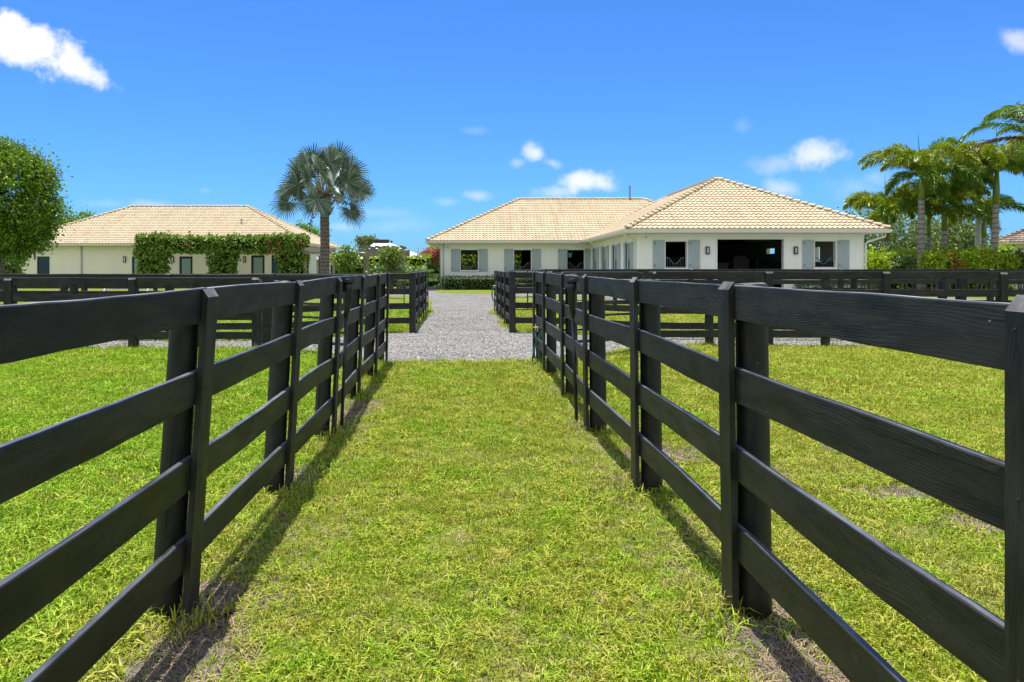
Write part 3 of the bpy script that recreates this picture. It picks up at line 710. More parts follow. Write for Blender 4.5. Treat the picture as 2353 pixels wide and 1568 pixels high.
def hip_roof(name, x0, x1, y0, y1, z0, pitch, mat, root, off, faces='flr', rot90=False, ends='hh'):
    """ridge along the longer side; returns ridge ends"""
    Wx, Wy = x1 - x0, y1 - y0; S = min(Wx, Wy) / 2; top = z0 + S * pitch
    parts = []
    if Wx >= Wy: r0, r1 = Vector((x0 + S, y0 + S, top)), Vector((x1 - S, y0 + S, top))
    else: r0, r1 = Vector((x0 + S, y0 + S, top)), Vector((x0 + S, y1 - S, top))
    if 'f' in faces: parts.append(roof_slope((x0, y0, z0), (1, 0, 0), (0, 1, 0), Wx, S, 1, 1, pitch))
    if 'l' in faces: parts.append(roof_slope((x0, y1, z0), (0, -1, 0), (1, 0, 0), Wy, S, 1, 1, pitch))
    if 'r' in faces: parts.append(roof_slope((x1, y0, z0), (0, 1, 0), (-1, 0, 0), Wy, S, 1, 1, pitch))
    if 'b' in faces: parts.append(roof_slope((x1, y1, z0), (-1, 0, 0), (0, -1, 0), Wx, S, 1, 1, pitch))
    V = []; Fq = []; UV = []; o = 0
    for v, f, q in parts: V.append(v); Fq.append(f + o); UV.append(q); o += len(v)
    ro = np_obj(name, np.concatenate(V), np.concatenate(Fq), mat, root, off, np.concatenate(UV))
    mb = MB(); dz = -.06; c = [Vector(q) for q in ((x0, y0, z0 + dz), (x1, y0, z0 + dz), (x1, y1, z0 + dz), (x0, y1, z0 + dz))]; a, b_ = r0 + Vector((0, 0, dz)), r1 + Vector((0, 0, dz))
    if Wx >= Wy: mb.add(c + [a, b_], [(0, 1, 5, 4), (1, 2, 5), (2, 3, 4, 5), (3, 0, 4)])
    else: mb.add(c + [a, b_], [(0, 1, 4), (1, 2, 5, 4), (2, 3, 5), (3, 0, 4, 5)])
    mb.build('roof_deck', M['soffit'], ro, off=off)
    mb = MB()
    for q in ((x0, y0), (x0, y1), (x1, y0), (x1, y1)):
        e = r0 if (Vector((*q, z0)) - r0).length < (Vector((*q, z0)) - r1).length else r1
        hip_caps(mb, Vector((q[0], q[1], z0 + .03)), e + Vector((0, 0, .03)))
    if (r1 - r0).length > .3: hip_caps(mb, r0 + Vector((0, 0, .03)), r1 + Vector((0, 0, .03)))
    cp = np_obj('ridge_tiles', [tuple(v) for v in mb.v], [], mat, None) if False else mb.build('ridge_tiles', mat, ro, off=off)
    l = cp.data.uv_layers.new(name='UVMap'); nl = len(cp.data.loops)
    pi = np.zeros(nl); 
    for k, pl in enumerate(cp.data.polygons):
        for li in pl.loop_indices: pi[li] = k // 7
    l.data.foreach_set('uv', np.stack([pi * 3 + .5, pi * 7 + .5], 1).ravel())
    return ro, r0, r1
def wall_mesh(P0, u, n, L, H, t, holes, mb=None):
    """wall with openings: P0 base corner, u along, n outward normal; holes (u0,u1,z0,z1)"""
    P0, u, n = Vector(P0), Vector(u), Vector(n); mb = mb or MB()
    us = sorted({0, L, *[h[0] for h in holes], *[h[1] for h in holes]}); zs = sorted({0, H, *[h[2] for h in holes], *[h[3] for h in holes]})
    def solid(i, j):
        if not (0 <= i < len(us) - 1 and 0 <= j < len(zs) - 1): return False
        a, z = (us[i] + us[i + 1]) / 2, (zs[j] + zs[j + 1]) / 2
        return not any(h[0] < a < h[1] and h[2] < z < h[3] for h in holes)
    def pt(a, z, d): return P0 + u * a + Vector((0, 0, z)) - n * d
    for i in range(len(us) - 1):
        for j in range(len(zs) - 1):
            if not solid(i, j): continue
            a, b_, c, d = us[i], us[i + 1], zs[j], zs[j + 1]
            mb.add([pt(a, c, 0), pt(b_, c, 0), pt(b_, d, 0), pt(a, d, 0)], [(0, 1, 2, 3)])
            mb.add([pt(a, c, t), pt(b_, c, t), pt(b_, d, t), pt(a, d, t)], [(3, 2, 1, 0)])
            for (ok, q) in ((solid(i - 1, j), [(a, c), (a, d)]), (solid(i + 1, j), [(b_, d), (b_, c)]), (solid(i, j - 1), [(b_, c), (a, c)]), (solid(i, j + 1), [(a, d), (b_, d)])):
                if not ok:
                    (p, z), (p2, z2) = q; mb.add([pt(p, z, 0), pt(p2, z2, 0), pt(p2, z2, t), pt(p, z, t)], [(0, 1, 2, 3)])
    return mb
def shutter_mb(w, h, th=.045):
    mb = MB(); nb = max(3, int(round(w / .12))); bw = w / nb
    for k in range(nb): mb.box(k * bw + .003, (k + 1) * bw - .003, -th * .6, 0, 0, h)
    mb.box(.002, w - .002, -th * .35, -.004, .004, h - .004)
    for z in (.10, h - .22): mb.box(.006, w - .006, -th, -th * .6, z, z + .10)
    return mb
def wall_lamp(root, off, c, w=.17, h=.36, ax=(1, 0, 0), n=(0, -1, 0)):
    x = Vector(ax); nn_ = Vector(n); Mx = Matrix(((x.x, -nn_.x, 0, c[0]), (x.y, -nn_.y, 0, c[1]), (x.z, -nn_.z, 1, c[2]), (0, 0, 0, 1)))
    mb = MB(); mb.box(-w / 2, w / 2, -.02, 0, 0, h, M=Mx)
    for a in (-w / 2, w / 2 - .035): mb.box(a, a + .035, -.11, -.02, .0, h, M=Mx)
    mb.box(-w / 2 + .035, w / 2 - .035, -.11, -.02, 0, .05, M=Mx); mb.box(-w / 2 + .035, w / 2 - .035, -.11, -.02, h - .05, h, M=Mx)
    l = mb.build('wall_lamp', M['bronze'], root, off=off)
    mb = MB(); mb.box(-w / 2 + .037, w / 2 - .037, -.085, -.022, .052, h - .052, M=Mx); mb.build('lamp_glass', M['lampglass'], l, off=off)
def gutter_mb(a, b_, out, zt, h=.14, w=.13):
    """K-profile gutter along the eave"""
    a, b_, out = Vector(a), Vector(b_), Vector(out); mb = MB()
    prof = [(0, zt), (w * .75, zt), (w, zt), (w, zt - h * .22), (w * .82, zt - h * .35), (w * .72, zt - h * .62), (w * .5, zt - h), (0, zt - h)]
    vs = []
    for p in (a, b_):
        for (d, z) in prof: vs.append((p.x + out.x * d, p.y + out.y * d, z))
    n = len(prof); mb.add(vs, [(k, (k + 1) % n, n + (k + 1) % n, n + k) for k in range(n)] + [tuple(range(n - 1, -1, -1)), tuple(range(n, 2 * n))])
    return mb

# ---------------------------------------------------------------- the L-shaped stable
ZE = 3.316; WT = 3.16
WY, MY = 35.25, 50.7           # front wall of the wing, front wall of the main block
SXL, SXR = 7.66, 18.41         # wing walls
MXL, MXR = -2.62, 18.41        # main block walls
MYB = 62.4
pv = Vector((SXL, WY, 0))
st = thing('stable_building', 'long cream stable with tan tiled roofs, sage shutters and a dark wing doorway', 'stable', pv, -math.radians(.5))
def sp_(mb, name, mat, parent=None, smooth=False): return mb.build(name, mat, parent or st, smooth, off=pv)
# roofs
hip_roof('wing_roof', 7.02, 19.29, 34.6, 57.5, ZE, .5, M['tile'], st, pv, 'flr')
hip_roof('main_roof', -3.53, 19.2, 50.05, 63.24, ZE, .515, M['tile'], st, pv, 'flr')
# soffits
mb = MB(); mb.box(7.06, 19.25, 34.64, 50.08, WT - .02, WT + .02); sp_(mb, 'soffit', M['soffit'])
mb = MB(); mb.box(-3.49, 19.16, 50.09, 63.2, WT - .021, WT + .019); sp_(mb, 'soffit', M['soffit'])
for a, b_, out in (((7.02, 34.62, 0), (19.29, 34.62, 0), (0, -1, 0)), ((7.03, 34.6, 0), (7.03, 50.0, 0), (-1, 0, 0)), ((19.28, 34.6, 0), (19.28, 50, 0), (1, 0, 0)), ((-3.53, 50.07, 0), (6.9, 50.07, 0), (0, -1, 0)), ((-3.52, 50.05, 0), (-3.52, 63.2, 0), (-1, 0, 0))):
    sp_(gutter_mb(a, b_, out, ZE - .03, h=.15), 'gutter', M['gutter'])
# walls with openings
def hole(pl, pr, pt_, pb, Y, x0): return (gx(pl, Y) - x0, gx(pr, Y) - x0, max(0, gz(pb, Y)), gz(pt_, Y))
wf = [hole(1529, 1577.4, 555.5, 616, WY, SXL), hole(1647.6, 1799, 550.5, 700, WY, SXL), hole(1870.6, 1918, 554, 614.5, WY, SXL)]
sp_(wall_mesh((SXL, WY, 0), (1, 0, 0), (0, -1, 0), SXR - SXL, WT - .03, .22, wf), 'wing_front_wall', M['stucco'])
mw = [hole(1054, 1093.5, 574.8, 621.4, MY, MXL), hole(1176.7, 1215.7, 574.8, 621.4, MY, MXL), hole(1299, 1337.7, 574.8, 621.4, MY, MXL)]
sp_(wall_mesh((MXL, MY, 0), (1, 0, 0), (0, -1, 0), SXL - MXL - .002, WT - .03, .22, mw), 'main_front_wall', M['stucco'])
wc = [37.1 + 3.65 * i for i in range(4)]
sh = [(MY - (y + .5), MY - (y - .5), 1.28, 2.72) for y in wc]
sp_(wall_mesh((SXL, MY, 0), (0, -1, 0), (-1, 0, 0), MY - WY - .222, WT - .03, .22, sh), 'wing_side_wall', M['stucco'])
sp_(wall_mesh((SXR, WY + .222, 0), (0, 1, 0), (1, 0, 0), MYB - WY - .222, WT - .03, .22, [(3.9, 4.5, 1.7, 2.6), (10.0, 11.3, 2.35, 2.68)]), 'right_wall', M['stucco'])
sp_(wall_mesh((MXL, MYB, 0), (0, -1, 0), (-1, 0, 0), MYB - MY - .222, WT - .03, .22, []), 'left_wall', M['stucco'])
bh = [(-1.62 - MXL + .12, -.30 - MXL, .5, 2.56), (1.9 - MXL, 3.95 - MXL, .5, 2.56), (8.3 - MXL, 9.2 - MXL, 1.6, 2.4)]
bh = [(MXR - MXL - h[1], MXR - MXL - h[0], h[2], h[3]) for h in bh]
sp_(wall_mesh((MXR, MYB, 0), (-1, 0, 0), (0, 1, 0), MXR - MXL, WT - .03, .22, bh), 'back_wall', M['stucco'])
# interior: stall partitions, aisle walls, floor
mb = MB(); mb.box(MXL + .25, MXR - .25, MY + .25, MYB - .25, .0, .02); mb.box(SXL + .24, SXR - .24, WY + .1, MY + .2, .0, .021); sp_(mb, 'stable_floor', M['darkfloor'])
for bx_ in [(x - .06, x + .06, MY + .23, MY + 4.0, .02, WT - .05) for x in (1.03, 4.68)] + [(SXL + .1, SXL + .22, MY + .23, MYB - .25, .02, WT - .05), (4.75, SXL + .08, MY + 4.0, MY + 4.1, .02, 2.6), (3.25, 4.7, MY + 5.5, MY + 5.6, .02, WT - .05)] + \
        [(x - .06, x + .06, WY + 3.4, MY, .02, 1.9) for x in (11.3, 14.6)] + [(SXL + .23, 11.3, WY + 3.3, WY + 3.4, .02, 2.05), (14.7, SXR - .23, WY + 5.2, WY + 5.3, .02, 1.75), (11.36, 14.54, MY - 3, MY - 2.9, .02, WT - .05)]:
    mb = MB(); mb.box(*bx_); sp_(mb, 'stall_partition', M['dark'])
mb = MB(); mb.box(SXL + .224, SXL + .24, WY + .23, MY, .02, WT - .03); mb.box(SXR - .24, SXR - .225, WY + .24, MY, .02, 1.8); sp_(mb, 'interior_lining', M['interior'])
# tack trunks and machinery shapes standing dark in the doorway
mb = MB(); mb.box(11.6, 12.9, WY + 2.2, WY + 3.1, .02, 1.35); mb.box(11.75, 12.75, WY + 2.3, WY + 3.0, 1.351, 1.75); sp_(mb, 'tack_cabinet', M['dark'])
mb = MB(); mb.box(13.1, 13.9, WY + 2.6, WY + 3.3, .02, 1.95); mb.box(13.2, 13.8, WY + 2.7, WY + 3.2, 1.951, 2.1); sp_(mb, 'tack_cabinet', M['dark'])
# trims round the openings, shutters and stall guards
def guard_mb(x0, x1, y, z0, ztop, dip):
    mb = MB(); n = 24; pts = []
    def top(s): return ztop - dip * max(0, math.cos((s - .5) * PI * 1.55)) ** 1.3
    for i in range(n + 1): s = i / n; pts.append((x0 + (x1 - x0) * s, y, top(s)))
    mb.tube(pts, .022, 6); mb.tube([(x0, y, z0 + .04), (x1, y, z0 + .04)], .018, 6); nb = max(5, int((x1 - x0) / .11))
    for i in range(1, nb): s = i / nb; mb.tube([(x0 + (x1 - x0) * s, y, z0 + .04), (x0 + (x1 - x0) * s, y, top(s))], .011, 6)
    return mb
def window_set(x0, x1, z0, z1, Y, sl_, sr_, guard=True, shut_z=None):
    f = .05; mb = MB(); g = .035
    for (a, b_, c, d) in ((x0 - f, x0, z0 - f, z1 + f), (x1, x1 + f, z0 - f, z1 + f), (x0, x1, z0 - f, z0), (x0, x1, z1, z1 + f)): mb.box(a, b_, Y - .025, Y + .12, c, d)
    mb.box(x0 - f - .02, x1 + f + .02, Y - .06, Y - .0255, z0 - f - .03, z0 - f + .02)
    w = sp_(mb, 'window', M['gutter'])
    for s in (sl_, sr_):
        if not s: continue
        m_ = shutter_mb(s[1] - s[0], s[3] - s[2]); o = m_.build('shutter', M['shutter'], w); o.location = Vector((s[0], Y - .012, s[2])) - pv
        mb = MB()
        for z in (.18, s[3] - s[2] - .14): mb.box((s[1] - s[0]) * .08, (s[1] - s[0]) * .22, -.056, -.0455, z - .02, z + .02)
        h_ = mb.build('hinge', M['bronze'], w); h_.location = o.location
    if guard: sp_(guard_mb(x0 + .01, x1 - .01, Y + .16, z0, z0 + (z1 - z0) * .38, (z1 - z0) * .24), 'stall_guard', M['steel'], w)
def sh_(pl, pr, Y, z0, z1): return (gx(pl, Y), gx(pr, Y), z0, z1)
for k, (o_, l_, r_) in enumerate((((1054, 1093.5), (1031.8, 1053), (1095.3, 1116.5)), ((1176.7, 1215.7), (1154, 1175.5), (1217.5, 1239)), ((1299, 1337.7), (1277.5, 1298.5), (1339.7, 1361)))):
    z0, z1 = gz(621.4, MY), gz(574.8, MY)
    window_set(gx(o_[0], MY), gx(o_[1], MY), z0, z1, MY, sh_(*l_, MY, z0 - .07, z1 + .07), sh_(*r_, MY, z0 - .07, z1 + .07))
for k, (o_, l_, r_) in enumerate((((1529, 1577.4), (1500, 1527), (1581, 1608)), ((1870.6, 1918), (1842, 1869), (1922, 1949)))):
    z0, z1 = gz(615.5, WY), gz(555, WY)
    window_set(gx(o_[0], WY), gx(o_[1], WY), z0, z1, WY, sh_(*l_, WY, z0 - .06, z1 + .06), sh_(*r_, WY, z0 - .06, z1 + .06))
# side-wall windows: closed grey panels between open shutters
for y in wc:
    mb = MB(); f = .05
    for (a, b_, c, d) in ((y - .5 - f, y - .5, 1.23, 2.77), (y + .5, y + .5 + f, 1.23, 2.77), (y - .5, y + .5, 1.23, 1.28), (y - .5, y + .5, 2.72, 2.77)): mb.box(SXL - .025, SXL + .1, a, b_, c, d)
    mb.box(SXL - .09, SXL - .0255, y - .58, y + .58, 1.19, 1.235)
    w = sp_(mb, 'window', M['gutter'])
    mb = MB(); mb.box(SXL + .02, SXL + .06, y - .499, y + .499, 1.281, 2.719); p_ = sp_(mb, 'closed_panel', M['panelgrey'], w)
    mb = MB(); mb.tube([(SXL - .03, y + .05, 1.3), (SXL - .03, y + .05, 1.88), (SXL - .02, y + .24, 1.89)], .022, 6); sp_(mb, 'latch_bar', M['blackmetal'], w)
    for (a, s) in ((y - .5 - .06, -1), (y + .5 + .06, 1)):
        m_ = shutter_mb(.62, 1.56, .055); o = m_.build('shutter', M['shutter'], w)
        # local x along the wall (towards -y), facing -x, swung a little off the wall
        ya = a if s < 0 else a + .62
        o.matrix_local = Matrix.Translation(Vector((SXL - .05, ya, 1.22)) - pv) @ Matrix.Rotation(-PI / 2 + math.radians(3 if s < 0 else -3), 4, 'Z')
# wing doorway trim
x0, x1, zt = gx(1647.6, WY), gx(1799, WY), gz(550.5, WY); mb = MB()
for a, b_, c, d in ((x0 - .07, x0, 0, zt + .07), (x1, x1 + .07, 0, zt + .07), (x0, x1, zt, zt + .07)): mb.box(a, b_, WY - .028, WY + .15, c, d)
sp_(mb, 'doorway_frame', M['gutter'])
mb = MB(); mb.box(x0 + .02, x1 - .02, WY - .9, WY + .12, .0, .035); sp_(mb, 'door_threshold', M['concrete'])
# lamps, cameras, downspouts, pipe
for px in (1625, 1826.3): wall_lamp(st, pv, (gx(px, WY), WY - .001, gz(584.5, WY)))
def seccam(x, y, z):
    mb = MB(); mb.box(-.05, .05, -.05, 0, -.03, .05, M=Matrix.Translation((x, y, z))); mb.tube([(x, y - .05, z), (x, y - .16, z - .03)], [.035, .04], 10); c = sp_(mb, 'security_camera', M['white'])
    mb = MB(); mb.tube([(x, y - .155, z - .03), (x, y - .172, z - .034)], .028, 10); sp_(mb, 'lens', M['bronze'], c)
seccam(gx(1483, WY), WY - .001, gz(545, WY)); seccam(gx(1025, MY), MY - .001, gz(568, MY))
mb = MB(); xw = SXL + .02
mb.tube([(7.0, WY - .25, 3.10), (7.02, WY - .25, 3.0), (SXL - .1, WY + .35, 2.86), (SXL - .06, WY + .35, 2.74), (SXL - .06, WY + .35, 0.05)], .045, 8); sp_(mb, 'downspout', M['gutter'], smooth=True)
mb = MB(); mb.tube([(7.0, MY - 4.8, 3.12), (7.02, MY - 4.8, 3.02), (SXL - .1, MY - 4.6, 2.84), (SXL - .06, MY - 4.6, 2.7), (SXL - .06, MY - 4.6, .05)], .045, 8); sp_(mb, 'downspout', M['gutter'], smooth=True)
mb = MB(); mb.tube([(19.2, WY - .4, 3.13), (19.2, WY - .4, 2.98), (SXR + .12, WY - .08, 2.72), (SXR + .05, WY - .06, 2.6), (SXR + .05, WY - .06, .05)], .05, 8); sp_(mb, 'downspout', M['gutter'], smooth=True)
mb = MB(); mb.tube([(MXL - .25, MY - .5, 3.12), (MXL - .25, MY - .5, 3.02), (MXL + .0, MY - .06, 2.95), (MXL + .0, MY - .06, .05)], .045, 8); sp_(mb, 'downspout', M['gutter'], smooth=True)
mb = MB(); mb.tube([(MXL + .22, MY - .04, 3.1), (MXL + .22, MY - .04, .6)], .03, 8); sp_(mb, 'conduit', M['trimgrey'], smooth=True)
q = at(1441, 457, 56.6); mb = MB(); mb.box(q.x - .06, q.x + .06, 56.5, 56.62, 6.4, gz(427, 56.6)); sp_(mb, 'vent_pipe', M['greenroof'])
# clipped hedges along the stable, kerb
def hedge(name, label, x0, x1, y0, y1, h, dens, ls, mat, seed, group=None, faces='flrt', wob=.1, tips=0, cat='hedge', z0=0.0):
    root = thing(name, label, cat, ((x0 + x1) / 2, (y0 + y1) / 2, 0), 0, group); off = root.location.copy()
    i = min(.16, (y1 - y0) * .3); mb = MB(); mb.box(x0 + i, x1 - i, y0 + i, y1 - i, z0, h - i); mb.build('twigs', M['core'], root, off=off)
    V, Fq = box_leaves(x0, x1, y0, y1, z0, h, dens, ls, seed, faces, wob, tips); np_obj('foliage', V, Fq, mat, root, off)
    return root
hg = 'clipped hedges along the stable walls'
hedge('hedge', 'low clipped dark green hedge under the shuttered windows of the main stable block', -2.3, 7.0, 49.2, 50.1, .86, 320, .115, M['leaf_box'], 3, hg)
hedge('hedge', 'low clipped green hedge left of the dark wing doorway', 7.9, 11.2, 34.3, 35.0, .72, 360, .09, M['leaf_box'], 4, hg)
hedge('hedge', 'low clipped green hedge right of the dark wing doorway', 15.0, 18.3, 34.3, 35.0, .72, 360, .09, M['leaf_box'], 5, hg)
mb = MB(); mb.box(-5.2, -2.75, 50.6, 50.85, 0, .2); o = mb.build('kerb', M['concrete']); tag(o, 'short blue grey concrete kerb beside the left corner of the stable', 'kerb', kind='structure')
# unidentified blue thing in the third stall
mb = MB(); q = at(1309, 588, 51.2)
mb.tube([q + Vector((-.16, 0, .22)), q + Vector((-.10, 0, .12)), q + Vector((0, 0, .10)), q + Vector((.10, 0, .12)), q + Vector((.16, 0, .22))], [.05, .09, .1, .09, .05], 8); mb.tube([q + Vector((0, 0, .12)), q + Vector((0, 0, -.12))], [.17, .11], 10)
o = mb.build('hanging_item', M['blue'], off=q); o.location = q; tag(o, 'small light blue bucket hanging in the third stall window of the stable', 'item')

# ---------------------------------------------------------------- the long house on the left
HX0, HX1, HY0 = -36.5, -12.9, 57.0; HYB = 70.6; HW = 57.65; hx0, hx1 = -35.8, -13.6
hv = Vector((-24.7, HW, 0)); ho = thing('long_house', 'long low cream house with tan tiled hip roof behind the vine covered arcade', 'house', hv)
def hp(mb, name, mat, parent=None, smooth=False): return mb.build(name, mat, parent or ho, smooth, off=hv)
rf, r0_, r1_ = hip_roof('roof', HX0, HX1, HY0, HYB, 3.34, .4985, M['tile'], ho, hv, 'flr')
mb = MB(); mb.box(HX0 + .04, HX1 - .04, HY0 + .04, HYB - .04, WT, WT + .04); hp(mb, 'soffit', M['soffit'])
for a, b_, out in (((HX0, HY0 + .02, 0), (HX1, HY0 + .02, 0), (0, -1, 0)), ((HX1 - .01, HY0, 0), (HX1 - .01, HYB, 0), (1, 0, 0)), ((HX0 + .01, HY0, 0), (HX0 + .01, HYB, 0), (-1, 0, 0))): hp(gutter_mb(a, b_, out, 3.31, h=.15), 'gutter', M['gutter'])
def hh(pl, pr, pt_, zb=.06): return (gx(pl, HW) - hx0, gx(pr, HW) - hx0, zb, gz(pt_, HW))
hholes = [hh(85, 114, 589.6), hh(303, 333, 589.6), hh(412, 442.5, 589.6), hh(577, 608, 587), hh(624, 668, 587, .5)]
hp(wall_mesh((hx0, HW, 0), (1, 0, 0), (0, -1, 0), hx1 - hx0, WT - .02, .2, hholes), 'front_wall', M['stucco2'])
hp(wall_mesh((hx1, HW + .202, 0), (0, 1, 0), (1, 0, 0), HYB - HW - .9, WT - .02, .2, [(1.2, 2.2, .3, 2.5), (5, 6.5, .9, 2.5)]), 'side_wall', M['stucco'])
hp(wall_mesh((hx0, HYB - .7, 0), (0, -1, 0), (-1, 0, 0), HYB - HW - .902, WT - .02, .2, []), 'side_wall', M['stucco2'])
hp(wall_mesh((hx1, HYB - .7, 0), (-1, 0, 0), (0, 1, 0), hx1 - hx0, WT - .02, .2, []), 'back_wall', M['stucco2'])
for k, h_ in enumerate(hholes):
    a, b_, c, d = hx0 + h_[0], hx0 + h_[1], h_[2], h_[3]; w = .16 if k in (2, 3, 1) else .07; mb = MB()
    for q in ((a, a + w, c, d), (b_ - w, b_, c, d), (a + w, b_ - w, d - w, d), (a + w, b_ - w, c, c + w)): mb.box(q[0], q[1], HW + .04, HW + .11, q[2], q[3])
    f = hp(mb, 'glass_door' if k in (1, 2, 3) else 'window', M['bronze'])
    mb = MB(); mb.box(a + w, b_ - w, HW + .07, HW + .085, c + w, d - w); hp(mb, 'pane', M['frost'] if k in (1, 2, 3) else M['darkglass'], f)
    if k == 0:
        mb = MB()
        for z in np.linspace(c + .2, d - .1, 9): mb.box(a + w, b_ - w, HW + .05, HW + .068, z, z + .05)
        hp(mb, 'louvre', M['bronze'], f)
for (s0, s1, z0, z1) in ((1.2, 2.2, .3, 2.5), (5, 6.5, .9, 2.5)):
    y0 = HW + .202 + s0; y1 = HW + .202 + s1; mb = MB()
    for q in ((y0, y0 + .08, z0, z1), (y1 - .08, y1, z0, z1), (y0 + .08, y1 - .08, z0, z0 + .08), (y0 + .08, y1 - .08, z1 - .08, z1)): mb.box(hx1 - .1, hx1 - .04, q[0], q[1], q[2], q[3])
    f = hp(mb, 'window', M['bronze']); mb = MB(); mb.box(hx1 - .08, hx1 - .07, y0 + .08, y1 - .08, z0 + .08, z1 - .08); hp(mb, 'pane', M['darkglass'], f)
for px in (287, 397, 562): wall_lamp(ho, hv, (gx(px, HW), HW - .001, gz(603, HW)), .2, .46)
mb = MB(); x = gx(188, HW); mb.tube([(x, HW - .06, 3.1), (x, HW - .06, .05)], .055, 8); hp(mb, 'downspout', M['trimgrey'], smooth=True)
q = at(555, 515, 60.4); zr = 3.34 + (60.4 - HY0) * .4985; mb = MB(); mb.tube([(q.x, 60.4, zr - .1), (q.x, 60.4, zr + .32)], .07, 8); mb.tube([(q.x, 60.4, zr + .3), (q.x, 60.4, zr + .4)], .09, 8); hp(mb, 'vent_pipe', M['trimgrey'])

# vine-covered arcade in front of the house
VY = 53.6
va = thing('vine_arcade', 'square cut arcade of dense green climbing vine with three thick legs before the long house', 'vine arcade', (gx(510, VY), VY, 0)); off = va.location.copy()
lst = []
def vbox(pl, pr, pt_, pb, seed, tips=0, faces='flrtb', d0=-.7, d1=.7, dens=120):
    x0, x1, z0, z1 = gx(pl, VY), gx(pr, VY), max(.1, gz(pb, VY)), gz(pt_, VY)
    lst.append(box_leaves(x0, x1, VY + d0, VY + d1, z0, z1, dens, .24, seed, faces, .17, tips)); return (x0 + .15, x1 - .15, VY + d0 + .15, VY + d1 - .15, z0 + .1, z1 - .15)
cores = [vbox(320, 703, 546, 579, 1, 1.6, 'flrtd'), vbox(320, 386, 542, 592, 2, 1.8), vbox(326, 379, 590, 664, 8), vbox(482, 541, 549, 600, 3, 1.0), vbox(487, 537, 600, 664, 9), vbox(640, 705, 543, 604, 4, 2.4), vbox(645, 701, 604, 664, 7), vbox(596, 700, 544, 584, 5, 1.6)]
V, Fq = cat_arrays(lst); np_obj('foliage', V, Fq, M['leaf_vine'], va, off)
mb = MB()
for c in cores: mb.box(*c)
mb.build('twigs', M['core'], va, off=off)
mb = MB()
for pl in (345, 510, 672): x = gx(pl, VY); mb.tube([(x, VY, 0), (x + .1, VY, 1), (x - .05, VY, 2.3)], [.09, .07, .06], 7)
mb.build('stem', M['bark'], va, off=off)
fl = []
for (px, py) in ((615, 555), (620, 577), (622, 578), (616, 556), (430, 563), (640, 575), (613, 553), (690, 556), (640, 560)):
    q = at(px, py, VY - .85); k = 9; fl.append(leaf_arrays(np.array(q) + NR.normal(size=(k, 3)) * .12, NR.normal(size=(k, 3)), .13 * np.ones(k), .8))
V, Fq = cat_arrays(fl); np_obj('blossom', V, Fq, M['leaf_pink'], va, off)

# timber pergola right of the house
def beam(mb, x0, x1, y0, y1, z0, z1): mb.box(x0, x1, y0, y1, z0, z1)
PY = 50.0
pg = thing('timber_pergola', 'weathered brown timber pergola with heavy beams and rafter tails right of the fan palm', 'pergola', (gx(880, PY), PY, 0)); off = pg.location.copy()
for (pl, w) in ((838, .17), (832, .16), (914, .16), (921, .17), (929, .18)):
    x = gx(pl, PY); dy = 0 if pl != 832 else 2.6; mb = MB(); mb.box(x - w / 2, x + w / 2, PY - .09 + dy, PY + .09 + dy, 0, gz(589, PY) + .05 if pl < 900 else gz(578, PY)); mb.build('post', M['pergola'], pg, off=off)
for (y, z0, z1, a, b_) in ((PY - .13, gz(589, PY), gz(581, PY), 826, 928), (PY - .15, gz(580, PY), gz(572, PY), 823, 930), (PY + 2.6, gz(588, PY), gz(573, PY), 823, 934)):
    mb = MB(); mb.box(gx(a, PY), gx(b_, PY), y - .05, y + .05, z0, z1); mb.build('beam', M['pergola'], pg, off=off)
for i, px in enumerate((830, 847, 866, 885, 905, 922)):
    x = gx(px, PY); mb = MB(); z0 = gz(571.8, PY); mb.add([(x - .04, PY - .75, z0 + .06), (x + .04, PY - .75, z0 + .06), (x + .04, PY - .75, z0 + .2), (x - .04, PY - .75, z0 + .2), (x - .04, PY + 3.3, z0), (x + .04, PY + 3.3, z0), (x + .04, PY + 3.3, z0 + .2), (x - .04, PY + 3.3, z0 + .2)],
        [(0, 1, 2, 3), (4, 7, 6, 5), (0, 4, 5, 1), (1, 5, 6, 2), (2, 6, 7, 3), (3, 7, 4, 0)]); mb.build('rafter', M['pergola'], pg, off=off)
p2 = thing('timber_pergola', 'short grey timber beam end of a pergola between the vine arcade and the palm trunk', 'pergola', (gx(742, 53), 53, 0)); off = p2.location.copy()
for (a, b_, t_, bb) in ((690, 772, 570, 577), (694, 768, 578, 584)):
    mb = MB(); mb.box(gx(a, 53), gx(b_, 53), 52.9, 53.05, gz(bb, 53), gz(t_, 53)); mb.build('beam', M['pergola'], p2, off=off)
for pl in (700, 766): x = gx(pl, 53); mb = MB(); mb.box(x - .09, x + .09, 53.06, 53.22, 0, gz(575, 53)); mb.build('post', M['pergola'], p2, off=off)

# white-roofed building beyond, utility pole
wb = thing('white_roof_building', 'pale building with white hipped metal roof and dark ridge vent beyond the pergola', 'building', (gx(878, 82), 82, 0)); off = wb.location.copy()
Yw = 82; zr = gz(558, Yw); ze = gz(597, Yw); mb = MB(); x0, x1 = gx(806, Yw), gx(985, Yw); mb.add([(x0, Yw, ze), (x1, Yw, ze), (x1, Yw + 9, ze), (x0, Yw + 9, ze), (gx(862, 86.5), Yw + 4.5, zr + .2), (gx(892, 86.5), Yw + 4.5, zr + .2)], [(0, 1, 5, 4), (1, 2, 5), (2, 3, 4, 5), (3, 0, 4)]); mb.build('roof', M['whiteroof'], wb, off=off)
mb = MB(); mb.box(gx(860, 86.5), gx(894, 86.5), Yw + 4.2, Yw + 4.8, zr + .15, zr + .5); mb.build('ridge_vent', M['bronze'], wb, off=off)
mb = MB(); mb.box(x0 + .5, x1 - .5, Yw + .6, Yw + 8.4, 0, ze - .02); mb.build('wall', M['stucco'], wb, off=off)
